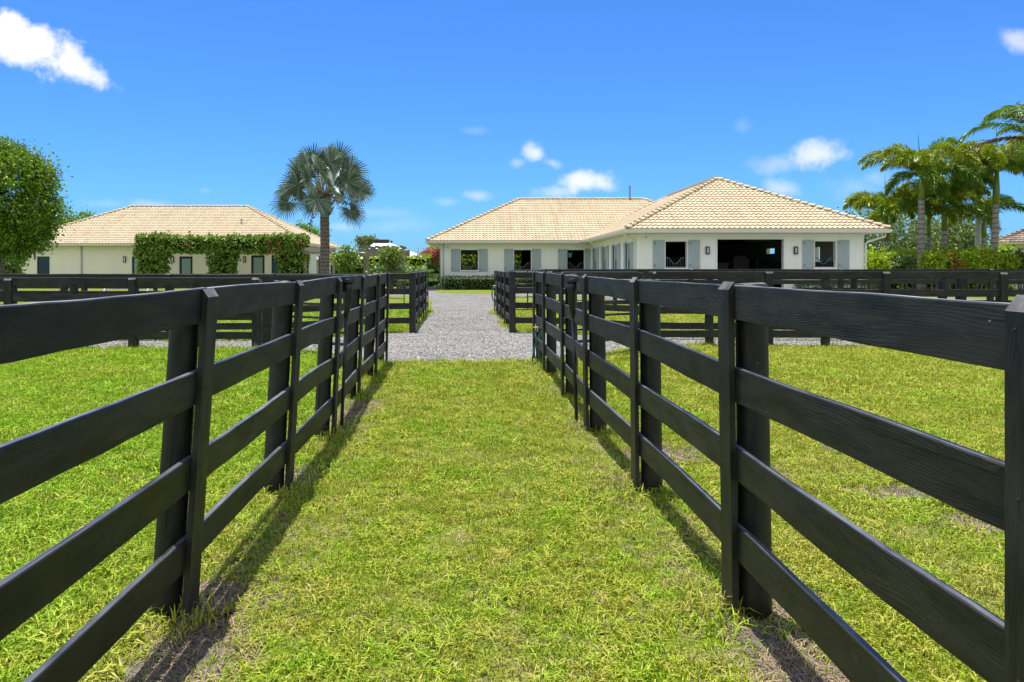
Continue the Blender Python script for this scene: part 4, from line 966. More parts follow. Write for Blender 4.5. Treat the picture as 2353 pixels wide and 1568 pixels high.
up_ = thing('utility_pole', 'distant dark utility pole with crossarm above the white roof', 'utility pole', (gx(899, 120), 120, 0)); mb = MB(); mb.tube([(0, 0, 0), (0, 0, gz(553, 120))], [.16, .12], 8); mb.build('pole', M['bark'], up_)
mb = MB(); mb.box(-.42, .42, -.07, .07, gz(556.5, 120), gz(555, 120)); mb.build('crossarm', M['bark'], up_)
# right-hand house, only its corner in view
rh = thing('corner_house', 'cream house corner with weathered brown tiled roof at the right edge', 'house', (gx(2282, 51.4), 51.4, 0), -math.radians(35)); off = Vector((0, 0, 0))
ze_ = gz(557, 51.4)
hip_roof('roof', 0, 15, 0, 11.6, ze_, .47, M['tile_moss'], rh, off, 'fl')
mb = MB(); mb.box(.03, 14.9, .03, 11.5, ze_ - .18, ze_ - .12); mb.build('soffit', M['soffit'], rh)
mb = gutter_mb((0, .02, 0), (15, .02, 0), (0, -1, 0), ze_ - .03, h=.13); mb.build('gutter', M['gutter'], rh)
mb = MB(); mb.box(1.15, 13.8, 1.0, 10.6, 0, ze_ - .185); mb.build('wall', M['stucco2'], rh)

# =====================================================================  trees, palms, hedges
def trunk_tube(mb, p0, p1, r0, r1, n=10, seg=10, bend=.1, sd=0.):
    p0, p1 = Vector(p0), Vector(p1); pts = []; rs = []
    for i in range(seg + 1):
        s = i / seg; p = p0.lerp(p1, s); pts.append((p.x + bend * nz(s * 2, sd) * math.sin(PI * s), p.y + bend * nz(s * 2, sd + 9) * math.sin(PI * s), p.z)); rs.append(r0 + (r1 - r0) * s)
    mb.tube(pts, rs, n)
def tree(name, label, x, y, cz, rad, ncl, per, ls, mat, seed, r=.25, group=None, clr=.5, cat='tree', shell=.5, core=True):
    root = thing(name, label, cat, (x, y, 0), 0, group); mb = MB(); top = cz - rad[2] * .2
    trunk_tube(mb, (0, 0, -.1), (0, 0, top), r, r * .55, 9, 8, .3, seed)
    rg = random.Random(seed)
    for k in range(7):
        a = 2 * PI * k / 7 + rg.random(); z0 = top * (.55 + .4 * rg.random()); e = (math.cos(a) * rad[0] * .65, math.sin(a) * rad[1] * .65, cz + rad[2] * rg.uniform(-.3, .6)); trunk_tube(mb, (0, 0, z0), e, r * .35, .03, 6, 6, .5, seed + k)
    mb.build('trunk', M['bark'], root, smooth=True)
    V, Fq = crown_leaves((0, 0, cz), rad, ncl, per, ls, clr, seed, shell); np_obj('crown', V, Fq, mat, root)
    return root
q = at(2, 462, 36)
tree('broadleaf_tree', 'dense round bright green tree at the left edge before the long house', q.x, 36, q.z, (2.5, 2.5, 2.75), 520, 95, .16, M['leaf_tree'], 21, r=.2, clr=.52, shell=.66)
BG = 'background trees beyond the buildings'
def bgt(label, px, py, Y, rx, rz, ncl, seed, mat='leaf_back', per=55, ls=.35, shell=.35, clr=.9):
    q = at(px, py, Y); tree('background_tree', label, q.x, Y, q.z, (rx, rx * .9, rz), ncl, per, ls, M[mat], seed, .22, BG, clr, shell=shell)
bgt('dark tree top showing over the left end of the long house roof', 180, 528, 85, 3.4, 2.0, 90, 31, 'leaf_tree')
bgt('dark small tree top showing over the right slope of the long house roof', 700, 558, 84, 2.0, 1.9, 70, 32, 'leaf_tree')
bgt('small tree crown rising behind the timber pergola', 842, 557, 94, 1.5, .8, 30, 33, 'leaf_back', ls=.3, clr=.5)
for k, (px, py, Y, rx, rz, n) in enumerate(((2000, 540, 66, 3.4, 2.6, 90), (2085, 545, 70, 3.6, 3.0, 100), (2165, 560, 72, 3.2, 2.4, 80), (2215, 552, 64, 2.0, 1.8, 50))):
    bgt(['open grey green tree just right of the stable roof tip', 'wide grey green tree behind the thick pale palm trunk', 'rounded grey green tree between the two middle palms', 'small loose tree left of the right hand palms'][k], px, py, Y, rx, rz, n, 40 + k, per=38, ls=.32)
bgt('tree with pink blossom showing beside the left end of the stable', 999, 584, 64, .9, .5, 26, 50, 'leaf_pink', ls=.22, clr=.5)

# hedges and shrubs
hedge('tall_hedge', 'tall clipped green hedge behind the timber pergola', gx(756, 58), gx(1000, 64), 57.6, 59, gz(590, 58), 75, .24, M['leaf_hedge'], 60, 'tall green hedges', 'ft', .2, .6)
hedge('tall_hedge', 'tall bright hedge seen through the open stall windows of the stable', -4.4, 9, 67, 68.2, 3.3, 70, .26, M['leaf_hedge'], 61, 'tall green hedges', 'ft', .25, .6)
hedge('tall_hedge', 'long bright green hedge under the palms on the right', gx(1990, 44), gx(2300, 44), 43.6, 45.2, gz(583, 44), 120, .2, M['leaf_hedge'], 62, 'tall green hedges', 'flrt', .4, 1.2)
hedge('tall_hedge', 'rounded clipped hedge left of the house at the right edge', gx(2288, 50), gx(2322, 50), 49.6, 51, gz(571, 50), 110, .2, M['leaf_hedge'], 63, 'tall green hedges', 'flrt', .2, .2)
def shrub(label, px, py, Y, rx, rz, ncl, seed, mat, per=40, ls=.2, cat='shrub', clr=.32, name='garden_shrub', ry=None):
    q = at(px, py, Y); root = thing(name, label, cat, (q.x, Y, 0), 0, 'garden shrubs'); mb = MB()
    for k in range(4): a = k * 1.6 + seed; trunk_tube(mb, (.08 * math.cos(a), .08 * math.sin(a), -.05), (rx * .5 * math.cos(a), rx * .4 * math.sin(a), q.z), .05, .02, 6, 5, .15, seed + k)
    mb.build('stem', M['bark'], root); V, Fq = crown_leaves((0, 0, q.z), (rx, ry or rx * .8, rz), ncl, per, ls, clr, seed, .35); np_obj('foliage', V, Fq, M[mat], root); return root
shrub('bright green leafy shrub at the far left under the round tree', 8, 618, 47, 1.1, .9, 40, 70, 'leaf_areca', ls=.3)
shrub('square trimmed vine bush just right of the palm trunk', 797, 602, 49, .72, .95, 70, 71, 'leaf_vine')
shrub('low pale green shrub at the foot of the pergola', 868, 626, 48.6, .6, .5, 24, 73, 'leaf_areca', ls=.22)
shrub('green climbing bush clinging to a pergola post, bare stem below', 899, 588, 48.8, .5, .52, 50, 72, 'leaf_vine')
shrub('dense dark bush between the pergola and the stable corner', 984, 636, 51.2, .6, .85, 44, 74, 'leaf_box')
for k, (px, py, rx, rz, mt, lb) in enumerate(((2010, 606, .7, .55, 'leaf_hedge', 'yellow green shrub before the hedge, beside the stable wing'), (2075, 611, .6, .4, 'leaf_box', 'dark green shrub around the foot of the thick pale palm'), (2147, 606, .65, .6, 'leaf_hedge', 'pale green shrub left of the red leaved plants'),
        (2180, 602, .2, .5, 'leaf_red', 'red leaved croton standing in the hedge on the right, the taller one'), (2205, 609, .2, .3, 'leaf_red', 'smaller red leaved croton at the front of the hedge'), (2250, 596, .85, .7, 'leaf_hedge', 'tall light green shrub before the right hand palms'), (2305, 606, .8, .55, 'leaf_hedge', 'low light green shrub below the house corner on the right'), (2345, 602, .6, .6, 'leaf_box', 'dark conical shrub at the right edge by the house wall'))):
    shrub(lb, px, py, 41.5, rx, rz, 44 if mt != 'leaf_red' else 22, 80 + k, mt, ls=.17, clr=.32 if mt != 'leaf_red' else .16)

# ---- palms
def frond_feather(mb_list, base, az, el, L, droop, nl, ll, lw, seed, plum=True, twist=0):
    """arching feather frond: returns rachis polyline, leaf arrays"""
    rg = np.random.default_rng(seed); n = 16; p = np.array(base, float); pts = [p.copy()]; e = el
    for i in range(n):
        s = i / n; e2 = el - droop * s ** 1.3; d = np.array([math.cos(az) * math.cos(e2), math.sin(az) * math.cos(e2), math.sin(e2)]); p = p + d * L / n; pts.append(p.copy())
    pts = np.array(pts); T = np.gradient(pts, axis=0); T /= np.linalg.norm(T, axis=1, keepdims=True)
    s = .16 + .84 * (np.arange(nl) + rg.random(nl)) / nl; idx = s * n; i0 = np.clip(idx.astype(int), 0, n - 1); fr = (idx - i0)[:, None]
    P = pts[i0] * (1 - fr) + pts[i0 + 1] * fr; D = T[i0]
    side = np.cross(D, np.array([0, 0, 1.])); side /= np.linalg.norm(side, axis=1, keepdims=True) + 1e-9; up = np.cross(side, D)
    a = rg.uniform(0, 2 * PI, nl) if plum else np.where(rg.random(nl) < .5, 0.15, PI - .15) + rg.normal(size=nl) * .22
    dirn = side * np.cos(a)[:, None] + up * np.sin(a)[:, None]; ld = dirn * .85 + D * .62 + np.array([0, 0, -.28]); ld /= np.linalg.norm(ld, axis=1, keepdims=True)
    ln = ll * (np.sin(PI * np.clip(s, .05, .97)) ** .55) * (.75 + .4 * rg.random(nl)); w = np.cross(ld, D + rg.normal(size=(nl, 3)) * .3); w /= np.linalg.norm(w, axis=1, keepdims=True) + 1e-9
    V = np.empty((nl, 4, 3)); l_ = ln[:, None]; V[:, 0] = P; V[:, 1] = P + ld * l_ * .45 + w * lw * .5; V[:, 2] = P + ld * l_ + np.array([0, 0, -1.]) * l_ * .22; V[:, 3] = P + ld * l_ * .45 - w * lw * .5
    return pts, V.reshape(-1, 3), np.arange(nl * 4).reshape(nl, 4)
def add_frond(root, pts, V, Fq, mat, r=.03):
    mb = MB(); mb.tube([tuple(q) for q in pts], [r * (1 - .8 * i / (len(pts) - 1)) for i in range(len(pts))], 5); o0 = len(mb.v)
    allV = np.concatenate([np.array(mb.v), V]); F0 = [f for f in mb.f]; me = bpy.data.meshes.new('frond')
    me.from_pydata(allV.tolist(), [], F0 + (Fq + o0).tolist()); me.materials.append(mat); o = bpy.data.objects.new('frond', me); COL.objects.link(o); o.parent = root; return o
def foxtail(label, px, Y, py_shaft, py_top, r, nf, L, seed, mat='leaf_fox', trunk='trunk_grey', plum=True, extra=(), lx=0., spear=True):
    x = gx(px, Y); zs, zt = gz(py_shaft, Y), gz(py_top, Y); rg = random.Random(seed)
    root = thing('feather_palm', label, 'palm tree', (x, Y, 0), 0, 'feather palms on the right')
    mb = MB(); trunk_tube(mb, (0, 0, -.1), (lx * zs / zt, 0, zs), r * 1.12, r * .82, 12, 14, .05, seed); mb.build('trunk', M[trunk], root, smooth=True)
    mb = MB(); mb.tube([(lx * zs / zt, 0, zs - .02), (lx * (zs * .6 + zt * .4) / zt, 0, zs * .6 + zt * .4), (lx, 0, zt)], [r * .85, r * .95, r * .45], 10); mb.build('crownshaft', M['green_shaft'], root, smooth=True)
    for k in range(nf):
        az = 2 * PI * k / nf + rg.uniform(-.25, .25); el = rg.choice((1.3, 1.15, 1.0, .8, .5)) if k else 1.38
        pts, V, Fq = frond_feather(None, (lx, 0, zt - .1), az, el, L * 1.28 * rg.uniform(.8, 1.12), rg.uniform(1.8, 2.5), 430 if plum else 230, .60 if plum else .68, .055, seed * 50 + k, plum)
        add_frond(root, pts, V, Fq, M[mat if rg.random() > .38 else 'leaf_foxdark'], .035)
    for (az, el, Lf, dr, mt) in extra:
        pts, V, Fq = frond_feather(None, (lx, 0, zt - .15), az, el, Lf, dr, 240, .5, .06, seed * 77 + int(az * 10), False); add_frond(root, pts, V, Fq, M[mt], .035)
    if spear:
        mb = MB(); a = rg.uniform(-.2, .2); mb.tube([(lx, 0, zt - .2), (lx + a * .5, 0, zt + 1.2), (lx + a, 0, zt + 2.5)], [.05, .04, .008], 6); mb.build('spear_leaf', M['leaf_foxdark'], root)
foxtail('short feather palm half hidden by the stable roof tip, leftmost of the palms', 2036, 46.5, 552, 492, .19, 14, 2.6, 1)
foxtail('tall feather palm with thick pale grey trunk and yellow green fronds', 2117, 43, 458, 405, .20, 17, 2.9, 2)
foxtail('slim feather palm close behind the thick pale trunk', 2134, 46, 540, 500, .14, 8, 2.3, 3, spear=False)
foxtail('feather palm with bright green crownshaft, middle of the group', 2170, 44.5, 528, 460, .17, 14, 2.65, 4)
foxtail('feather palm with smooth whitish trunk near the house on the right', 2249, 48, 500, 405, .2, 14, 2.9, 5, mat='leaf_foxdark', trunk='trunk_pale')
foxtail('slim dark feather palm beside the whitish trunk', 2261, 47, 545, 505, .17, 7, 2.2, 6, spear=False)
foxtail('tall feather palm with ringed trunk and long green crownshaft by the house on the right', 2281, 42, 470, 392, .19, 16, 2.75, 7, lx=.25)
foxtail('tallest feather palm at the right edge, its crown cut by the frame', 2388, 37, 386, 315, .2, 10, 3.0, 8, mat='leaf_foxdark', plum=False, extra=((PI * .93, .25, 3.4, 1.0, 'leaf_dead'), (PI, 1.05, 3.2, 1.7, 'leaf_foxdark'), (PI * 1.1, .6, 3.0, 1.4, 'leaf_foxdark')))

# ---- silver fan palm
BY = 42.0; bx = gx(746, BY); zc = gz(448, BY)
fp = thing('fan_palm', 'tall silver green fan palm with rough brown trunk before the long house', 'palm tree', (bx, BY, 0))
mb = MB(); n = 16; pts = []; rs = []; H = 46
for i in range(H + 1):
    s = i / H; pts.append((.03 * nz(s * 3, 2.2), .03 * nz(s * 3, 7.), -.1 + (zc + .25) * s)); rs.append((.285 - .035 * s) * (1 + .035 * math.sin(i * 2.4) + .05 * nz(i * .9, 3.3)))
mb.tube(pts, rs, n)
mb.build('trunk', M['trunk_fan'], fp, smooth=True)
mb = MB(); rg = random.Random(4)
for k in range(22):
    a = k * 2.4; z = zc - 1.0 + 1.1 * k / 22; d = Vector((math.cos(a), math.sin(a), 0)); e = .18 + .18 * rg.random(); mb.tube([d * .22 + Vector((0, 0, z - .15)), d * (.3 + e * .3) + Vector((0, 0, z + .1)), d * (.3 + e) + Vector((0, 0, z + .22 + e * .5))], [.09, .075, .03], 5)
mb.build('leaf_base', M['trunk_fan'], fp)
def fan_frond(az, el, plen, Rf, seed, tilt=0.0):
    rg = np.random.default_rng(seed); d = Vector((math.cos(az) * math.cos(el), math.sin(az) * math.cos(el), math.sin(el)))
    side = d.cross(Vector((0, 0, 1))).normalized(); upv = side.cross(d); b0 = Vector((0, 0, zc)) + Vector((math.cos(az), math.sin(az), 0)) * .15
    mid = b0 + d * plen * .55 + Vector((0, 0, .04)); hub = b0 + d * plen + Vector((0, 0, -.10 * plen))
    # blade plane: rolled about its own axis so the fans face every way, low ones hanging
    low = max(0., .55 - el); ax = (d * (1 - .35 * min(1, low)) + Vector((0, 0, -.45 * low - tilt))).normalized()
    nrm = (upv + d * .1).normalized(); nrm = (nrm - ax * nrm.dot(ax)).normalized()
    roll = rg.uniform(.75, 1.5) * (1 if rg.random() < .5 else -1); s0 = ax.cross(nrm); nrm = (nrm * math.cos(roll) + s0 * math.sin(roll)).normalized(); sd_ = ax.cross(nrm)
    V = []; Fq = []; Ns = 34; span = math.radians(285)
    for i in range(Ns):
        a0 = -span / 2 + span * i / Ns; a1 = a0 + span / Ns; am = (a0 + a1) / 2; rl = Rf * (.80 + .2 * math.cos(am * .5)) * (1 + .06 * rg.normal()); rin = rl * .45
        def P(a, r, lift): 
            q = hub + ax * (r * math.cos(a)) + sd_ * (r * math.sin(a)); fold = .22 * abs(math.sin(a / 2)) * r; dr = -.10 * (r / Rf) ** 2 * Rf
            return q + nrm * (lift + fold) + Vector((0, 0, dr))
        pl = .04
        o = len(V); V += [hub, P(a0, rin, -pl), P(am, rin * 1.02, pl), P(a1, rin, -pl)]; Fq += [(o, o + 1, o + 2, o + 2), (o, o + 2, o + 3, o + 3)]
        sag = .10 * rl * rg.random(); tipp = P(am + rg.normal() * .03, rl, 0) + Vector((0, 0, -sag)); m0, m1 = P(a0 * .42 + am * .58, rl * .76, -pl * .5), P(a1 * .42 + am * .58, rl * .76, -pl * .5)
        V += [m0, m1, tipp, P(am, rl * .78, pl)]
        Fq += [(o + 1, o + 4, o + 7, o + 2), (o + 2, o + 7, o + 5, o + 3), (o + 4, o + 6, o + 6, o + 7), (o + 7, o + 6, o + 6, o + 5)]
    mb = MB(); mb.tube([b0, mid, hub + ax * .15], [.05, .035, .02], 6, 0); oo = len(mb.v)
    fs = [tuple(dict.fromkeys(f)) for f in Fq]
    mb.add(V, fs, 1)
    return mb
spec = []
for k in range(5): spec.append((2 * PI * k / 5 + .2, 1.30 - .12 * (k % 3), 2.2, 1.3))
for k in range(8): spec.append((2 * PI * k / 8 + .05, .85 + .16 * (k % 2), 1.85, 1.18))
for k in range(8): spec.append((2 * PI * k / 8 + .35, .35 + .16 * (k % 3), 1.55, 1.1))
for k, (az, el, pl, rf_) in enumerate(((PI * 1.02, -.12, 1.75, 1.15), (.12, -.5, 1.35, 1.12), (PI * 1.12, -.75, .75, .85), (PI * 1.45, -.25, 1.1, 1.05), (-.1, .22, 1.95, 1.0), (PI * .97, .3, 1.75, 1.1))): spec.append((az, el, pl, rf_))
for k, (az, el, pl, rf_) in enumerate(spec):
    fan_frond(az, el, pl * (.9 + .2 * NR.random()), rf_ * (.92 + .14 * NR.random()), 300 + k, .15 * NR.random()).build('frond', [M['petiole'], M['leaf_silver']], fp)
# fruit stalks
for (az, out, drop) in ((.05, 1.9, .9), (PI * .97, .9, 1.9)):
    mb = MB(); V = []; p = [Vector((0, 0, zc - .1))]
    for i in range(1, 9): s = i / 8; p.append(Vector((math.cos(az) * out * s ** .8, math.sin(az) * out * s ** .8, zc - .1 - drop * s ** 2)))
    mb.tube(p, [.03 - .002 * i for i in range(9)], 5)
    for i in range(3, 9):
        for k in range(9):
            c = p[i] + Vector(NR.normal(size=3) * .07); mb.tube([c, c + Vector((0, 0, -.06)), c + Vector((0, 0, -.1))], [.02, .035, .01], 5)
    mb.build('fruit_stalk', M['bark'], fp)

# areca-like clump by the stable corner
ar = thing('areca_palm', 'bushy bright green palm clump left of the stable corner', 'palm', (gx(958, 49), 48.8, 0))
for k in range(24):
    az = 2 * PI * k / 24 + .3 * R.random(); el = R.choice((1.4, 1.2, 1.0, .75)); pts, V, Fq = frond_feather(None, (.06 * math.cos(az), .06 * math.sin(az), .3), az, el, R.uniform(1.5, 2.15), 1.3, 120, .44, .06, 900 + k, False); add_frond(ar, pts, V, Fq, M['leaf_areca'], .02)

# white garden furniture far behind the left fences
wl = thing('lounge_chair', 'white lounge chair with raised back seen between the rails on the far left', 'lounge chair', (gx(128, 47), 47, 0)); mb = MB()
mb.tube([(-.35, 0, .62), (-.1, 0, .3), (.35, 0, .28), (.9, 0, .3)], .03, 6); mb.tube([(-.35, .5, .62), (-.1, .5, .3), (.35, .5, .28), (.9, .5, .3)], .03, 6); mb.build('frame', M['white'], wl)
mb = MB()
for (x, y) in ((-.1, 0), (.8, 0), (-.1, .5), (.8, .5)): mb.tube([(x, y, 0), (x, y, .3)], .025, 6)
mb.build('leg', M['white'], wl)
mb = MB(); mb.add([(-.34, .03, .63), (-.34, .47, .63), (-.1, .47, .32), (-.1, .03, .32), (.88, .47, .31), (.88, .03, .31)], [(0, 1, 2, 3), (3, 2, 4, 5)]); mb.build('seat', M['white'], wl)
jp = thing('jump_pole', 'long white jumping pole on trestle feet behind the far left fence', 'jump pole', (gx(285, 44), 44, 0)); x0, x1 = gx(238, 44) - gx(285, 44), gx(345, 44) - gx(285, 44)
mb = MB(); mb.tube([(x0, 0, .25), (x1, 0, .27)], .06, 8); mb.build('pole', M['white'], jp)
for x in (x0 + .1, x1 - .1):
    mb = MB(); mb.tube([(x, -.25, 0), (x, 0, .3)], .03, 6); mb.tube([(x, .25, 0), (x, 0, .3)], .03, 6); mb.build('trestle', M['white'], jp)

# =====================================================================  grass (stuff, scattered tufts)
def grass_mat():
    m, nt, b = new_mat('grass_blades')
    g = nt.nodes.new('ShaderNodeNewGeometry'); oi = nt.nodes.new('ShaderNodeObjectInfo'); p = g.outputs['Position']
    n1 = noise_tex(nt, p, .8, 4, .6); n2 = noise_tex(nt, p, 5.5, 4, .6)
    isl = g.outputs['Random Per Island']
    lush = ramp(nt, isl, [(0, (.03, .10, .004)), (.3, (.14, .33, .006)), (.75, (.30, .50, .018)), (1, (.46, .60, .05))])
    dry = ramp(nt, isl, [(0, (.06, .10, .006)), (.3, (.32, .36, .012)), (.7, (.44, .43, .05)), (1, (.60, .52, .17))])
    px_ = nd(nt, 'ShaderNodeSeparateXYZ', {'Vector': p})
    side = mth(nt, 'ADD', mapr(nt, px_.outputs[0], -2.2, -1.2, -.085, .05), mapr(nt, px_.outputs[0], .9, 2.0, 0, .025))
    f = mapr(nt, mth(nt, 'ADD', side, mth(nt, 'ADD', mth(nt, 'MULTIPLY', n1, .55), mth(nt, 'ADD', mth(nt, 'MULTIPLY', n2, .35), mth(nt, 'MULTIPLY', oi.outputs['Random'], .26)))), .45, .72)
    c = mixc(nt, f, lush, dry)
    setb(b, nt, c, .55, spec=.18)
    t = nd(nt, 'ShaderNodeBsdfTranslucent'); nt.links.new(mixc(nt, .4, c, (.30, .36, .02)), t.inputs[0])
    mx = nd(nt, 'ShaderNodeMixShader', {0: .32}); nt.links.new(b.outputs[0], mx.inputs[1]); nt.links.new(t.outputs[0], mx.inputs[2]); nt.links.new(mx.outputs[0], nt.nodes['Material Output'].inputs[0])
    return m
M['grass'] = grass_mat()
M['thatch'] = leaf_mat('dry_thatch', [(.24, .17, .08), (.40, .31, .16), (.12, .08, .04), (.46, .38, .22)], trans=.1, rough=.8)
def tuft(kind, seed):
    rg = random.Random(seed); V = []; Fq = []
    nb = {'short': 40, 'broad': 24, 'tall': 20, 'dry': 26}[kind]
    for k in range(nb):
        a = rg.uniform(0, 2 * PI); rr = .075 * math.sqrt(rg.random()); bx_, by_ = rr * math.cos(a), rr * math.sin(a)
        h = {'short': rg.uniform(.018, .048), 'broad': rg.uniform(.022, .05), 'tall': rg.uniform(.05, .11), 'dry': rg.uniform(.004, .02)}[kind]
        L = {'short': rg.uniform(.03, .065), 'broad': rg.uniform(.05, .095), 'tall': rg.uniform(.07, .13), 'dry': rg.uniform(.04, .09)}[kind]
        w = {'short': .0020, 'broad': .0035, 'tall': .0024, 'dry': .0022}[kind] * rg.uniform(.7, 1.25)
        az = rg.uniform(0, 2 * PI); out = math.sqrt(max(L * L - h * h, .0001)); dx, dy = math.cos(az), math.sin(az); sx, sy = -dy * w, dx * w
        z0 = -.004; p1 = (bx_ + dx * out * .38, by_ + dy * out * .38, h * .78); p2 = (bx_ + dx * out, by_ + dy * out, h * rg.uniform(.6, 1.05)); o = len(V)
        V += [(bx_ - sx * .7, by_ - sy * .7, z0), (bx_ + sx * .7, by_ + sy * .7, z0), (p1[0] + sx, p1[1] + sy, p1[2]), (p1[0] - sx, p1[1] - sy, p1[2]), p2]
        Fq += [(o, o + 1, o + 2, o + 3), (o + 3, o + 2, o + 4)]
    me = bpy.data.meshes.new('grass_tuft'); me.from_pydata(V, [], Fq); me.materials.append(M['thatch'] if kind == 'dry' else M['grass'])
    return bpy.data.objects.new('grass_tuft', me)
def scatter_group(name, tufts):
    c = bpy.data.collections.new(name)
    for o in tufts: c.objects.link(o)
    ng = bpy.data.node_groups.new(name, 'GeometryNodeTree')
    ng.interface.new_socket('Geometry', in_out='INPUT', socket_type='NodeSocketGeometry'); ng.interface.new_socket('Geometry', in_out='OUTPUT', socket_type='NodeSocketGeometry')
    N = ng.nodes.new; lk = ng.links.new
    gi, go = N('NodeGroupInput'), N('NodeGroupOutput'); dp = N('GeometryNodeDistributePointsOnFaces'); dp.distribute_method = 'RANDOM'
    na = N('GeometryNodeInputNamedAttribute'); na.data_type = 'FLOAT'; na.inputs['Name'].default_value = 'dens'
    ns = N('GeometryNodeInputNamedAttribute'); ns.data_type = 'FLOAT'; ns.inputs['Name'].default_value = 'hs'
    ci = N('GeometryNodeCollectionInfo'); ci.inputs['Collection'].default_value = c; ci.inputs['Separate Children'].default_value = True; ci.inputs['Reset Children'].default_value = True
    ip = N('GeometryNodeInstanceOnPoints'); ip.inputs['Pick Instance'].default_value = True
    rv = N('FunctionNodeRandomValue'); rv.data_type = 'FLOAT_VECTOR'; rv.inputs[0].default_value = (-.22, -.22, 0); rv.inputs[1].default_value = (.22, .22, 6.283)
    rs = N('FunctionNodeRandomValue'); rs.data_type = 'FLOAT'; rs.inputs[2].default_value = .7; rs.inputs[3].default_value = 1.35; rs.inputs['Seed'].default_value = 4
    mu = N('ShaderNodeMath'); mu.operation = 'MULTIPLY'
    lk(gi.outputs[0], dp.inputs['Mesh']); lk(na.outputs[0], dp.inputs['Density']); lk(dp.outputs['Points'], ip.inputs['Points']); lk(ci.outputs[0], ip.inputs['Instance'])
    lk(rv.outputs[0], ip.inputs['Rotation']); lk(rs.outputs[1], mu.inputs[0]); lk(ns.outputs[0], mu.inputs[1]); lk(mu.outputs[0], ip.inputs['Scale']); lk(ip.outputs[0], go.inputs[0])
    return ng
FB = np.array([(a, b_) for a, b_, k in FENCE_BASES if k])
def lane_l(y): return np.interp(y, [q[1] for q in left_pts], [q[0] for q in left_pts])
def lane_r(y): return np.interp(y, [q[1] for q in right_pts], [q[0] for q in right_pts])
def grass_field(name, label, x0, x1, y0, y1, st, densf, hsf, tufts, inv=False, cat='grass'):
    nx, ny = int((x1 - x0) / st) + 1, int((y1 - y0) / st) + 1
    X, Y = np.meshgrid(np.linspace(x0, x1, nx), np.linspace(y0, y1, ny)); P = np.stack([X.ravel(), Y.ravel()], 1)
    dens = densf(P); hs = hsf(P)
    # keep what the camera (and a step to the side) can see
    vis = (P[:, 0] > (-CX / FO) * P[:, 1] - 1.2) & (P[:, 0] < ((2353 - CX) / FO) * P[:, 1] + 1.2); dens = np.where(vis & (in_gravel(P) if inv else ~in_gravel(P)), dens, 0)
    idx = np.arange(nx * ny).reshape(ny, nx); Q = np.stack([idx[:-1, :-1], idx[:-1, 1:], idx[1:, 1:], idx[1:, :-1]], -1).reshape(-1, 4)
    Q = Q[(dens[Q].max(1) > 0)]
    me = bpy.data.meshes.new(name); me.from_pydata(np.column_stack([P, np.full(len(P), .001)]).tolist(), [], Q.tolist())
    a = me.attributes.new('dens', 'FLOAT', 'POINT'); a.data.foreach_set('value', dens); a = me.attributes.new('hs', 'FLOAT', 'POINT'); a.data.foreach_set('value', hs)
    me.materials.append(M['grass'])
    o = bpy.data.objects.new(name, me); COL.objects.link(o); md = o.modifiers.new('scatter', 'NODES'); md.node_group = scatter_group(name + '_scatter', tufts)
    return tag(o, label, cat, kind='stuff')
def nzf(P, s, o=0.): return np.array([nz(x * s, y * s, o) for x, y in P])
def fall(P): return np.interp(P[:, 1], [0, 3, 6, 10, 15, 26], [1, .95, .62, .40, .26, .16])
def dist_lines(P):
    d = np.minimum(np.abs(P[:, 0] - lane_l(P[:, 1]) - .03), np.abs(P[:, 0] - lane_r(P[:, 1]) - .05)); return np.where(P[:, 1] < 12.1, d, 9)
def dist_posts(P): return np.sqrt(((P[:, None, :] - FB[None]) ** 2).sum(2)).min(1)
def d_main(P):
    n = nzf(P, 1.1) * .5 + nzf(P, 3.1, 4.) * .9; dl = dist_lines(P); k = np.clip(.75 + n, .08, 1.5)
    bare = np.where(dl < .32, np.clip(.45 + nzf(P, 2.3, 8.) * 1.1 + dl * 1.4, .05, 1), 1)
    return 470 * fall(P) * k * bare * soil_k(P)
def h_main(P):
    inl = (P[:, 0] > lane_l(P[:, 1])) & (P[:, 0] < lane_r(P[:, 1])) & (P[:, 1] < 12)
    h = np.where(inl, .92, np.where(P[:, 0] < 0, 1.25, 1.05)); return h * np.interp(P[:, 1], [0, 3, 6, 12, 26], [.68, .74, .92, 1.25, 1.7]) * (1 + .25 * nzf(P, 1.7, 2.))
grass_field('grass', 'short yellow green turf grass of the lane and paddocks', -12.5, 14.5, 1.3, 26, .16, d_main, h_main, [tuft('short', 1), tuft('short', 2), tuft('broad', 3), tuft('short', 4), tuft('broad', 5), tuft('short', 6)])
def d_tall(P):
    dp_ = dist_posts(P); lefty = np.where((P[:, 0] < lane_l(P[:, 1]) - .1) & (P[:, 1] < 14), 75 * np.clip(.7 + nzf(P, .9, 5.) * 1.2, 0, 1.5), 10 * np.clip(nzf(P, 1.3, 6.) * 2, 0, 1)); return (lefty + np.where(dp_ < .2, 90, 0)) * fall(P)
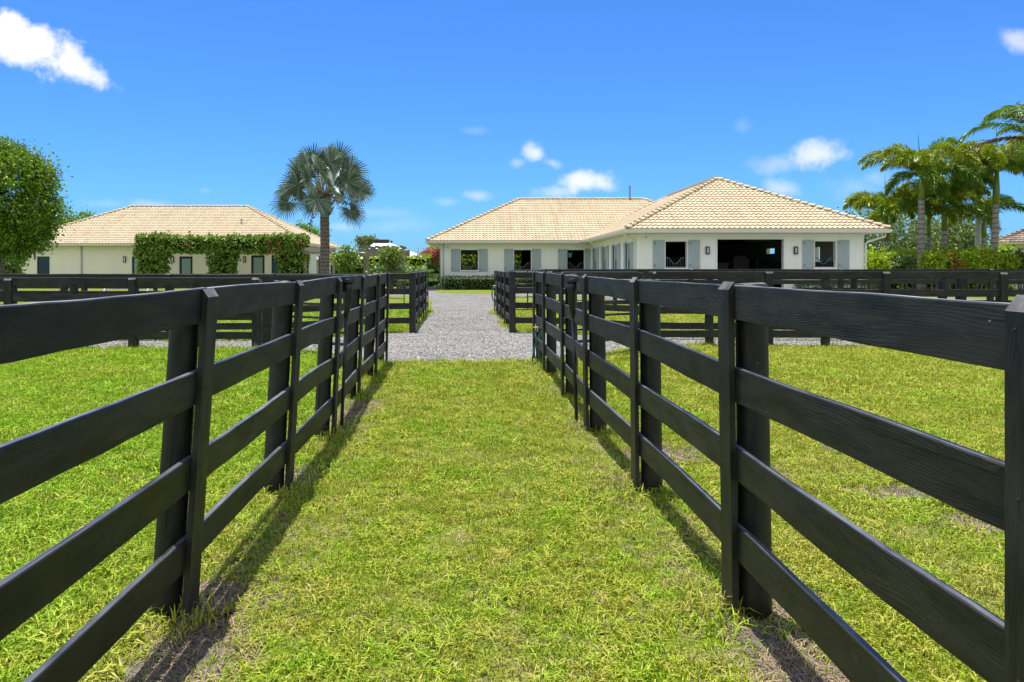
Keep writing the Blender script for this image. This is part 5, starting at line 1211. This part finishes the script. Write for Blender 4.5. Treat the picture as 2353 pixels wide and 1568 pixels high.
def h_tall(P): return np.where(dist_posts(P) < .3, 1.25, 1.0) * np.interp(P[:, 1], [0, 4, 12, 26], [.62, .75, 1.05, 1.3])
grass_field('tall_grass', 'longer green grass of the left paddock and around the fence posts', -12.5, 14.5, 1.3, 20, .12, d_tall, h_tall, [tuft('tall', 11), tuft('tall', 12), tuft('tall', 13)])
def d_dry(P):
    dl = dist_lines(P); n = np.clip(nzf(P, 1.4, 7.) * 1.5 + .15, 0, 1); return (110 * n + np.where(dl < .32, 150, 0) + 160 * (soil_k(P) < .6)) * fall(P)
grass_field('dry_thatch', 'dry straw coloured thatch lying under the fences and in worn turf', -8, 9.5, 1.3, 14, .16, d_dry, lambda P: np.full(len(P), .75), [tuft('dry', 21), tuft('dry', 22), tuft('dry', 23)])

def stone_mat():
    m, nt, b = new_mat('loose_stone'); oi = nt.nodes.new('ShaderNodeObjectInfo')
    setb(b, nt, ramp(nt, oi.outputs['Random'], [(0, (.07, .068, .064)), (.4, (.20, .195, .185)), (.75, (.34, .33, .31)), (1, (.60, .58, .55))]), .9, spec=.2); return m
M['stone'] = stone_mat()
def stone(seed):
    bm_ = bmesh.new(); bmesh.ops.create_icosphere(bm_, subdivisions=1, radius=.013)
    for v in bm_.verts: v.co = v.co * (1 + .35 * nz(v.co.x * 90 + seed, v.co.y * 90, v.co.z * 90)); v.co.z = v.co.z * .62 + .006
    me = bpy.data.meshes.new('loose_stone'); bm_.to_mesh(me); bm_.free(); me.materials.append(M['stone']); return bpy.data.objects.new('loose_stone', me)
grass_field('loose_gravel', 'loose grey stones lying on the crushed stone drive', -9, 11, 11.6, 26, .2, lambda P: 260 * np.interp(P[:, 1], [11, 18, 26], [1, .8, .3]) * np.clip(.8 + nzf(P, 1.3, 3.) * 1.2, .15, 1.5), lambda P: np.ones(len(P)), [stone(1), stone(2.7), stone(5.1)], True, 'gravel')

SC.cycles.max_bounces = 8; SC.cycles.transparent_max_bounces = 8
try: SC.cycles.use_denoising = True
except Exception: pass
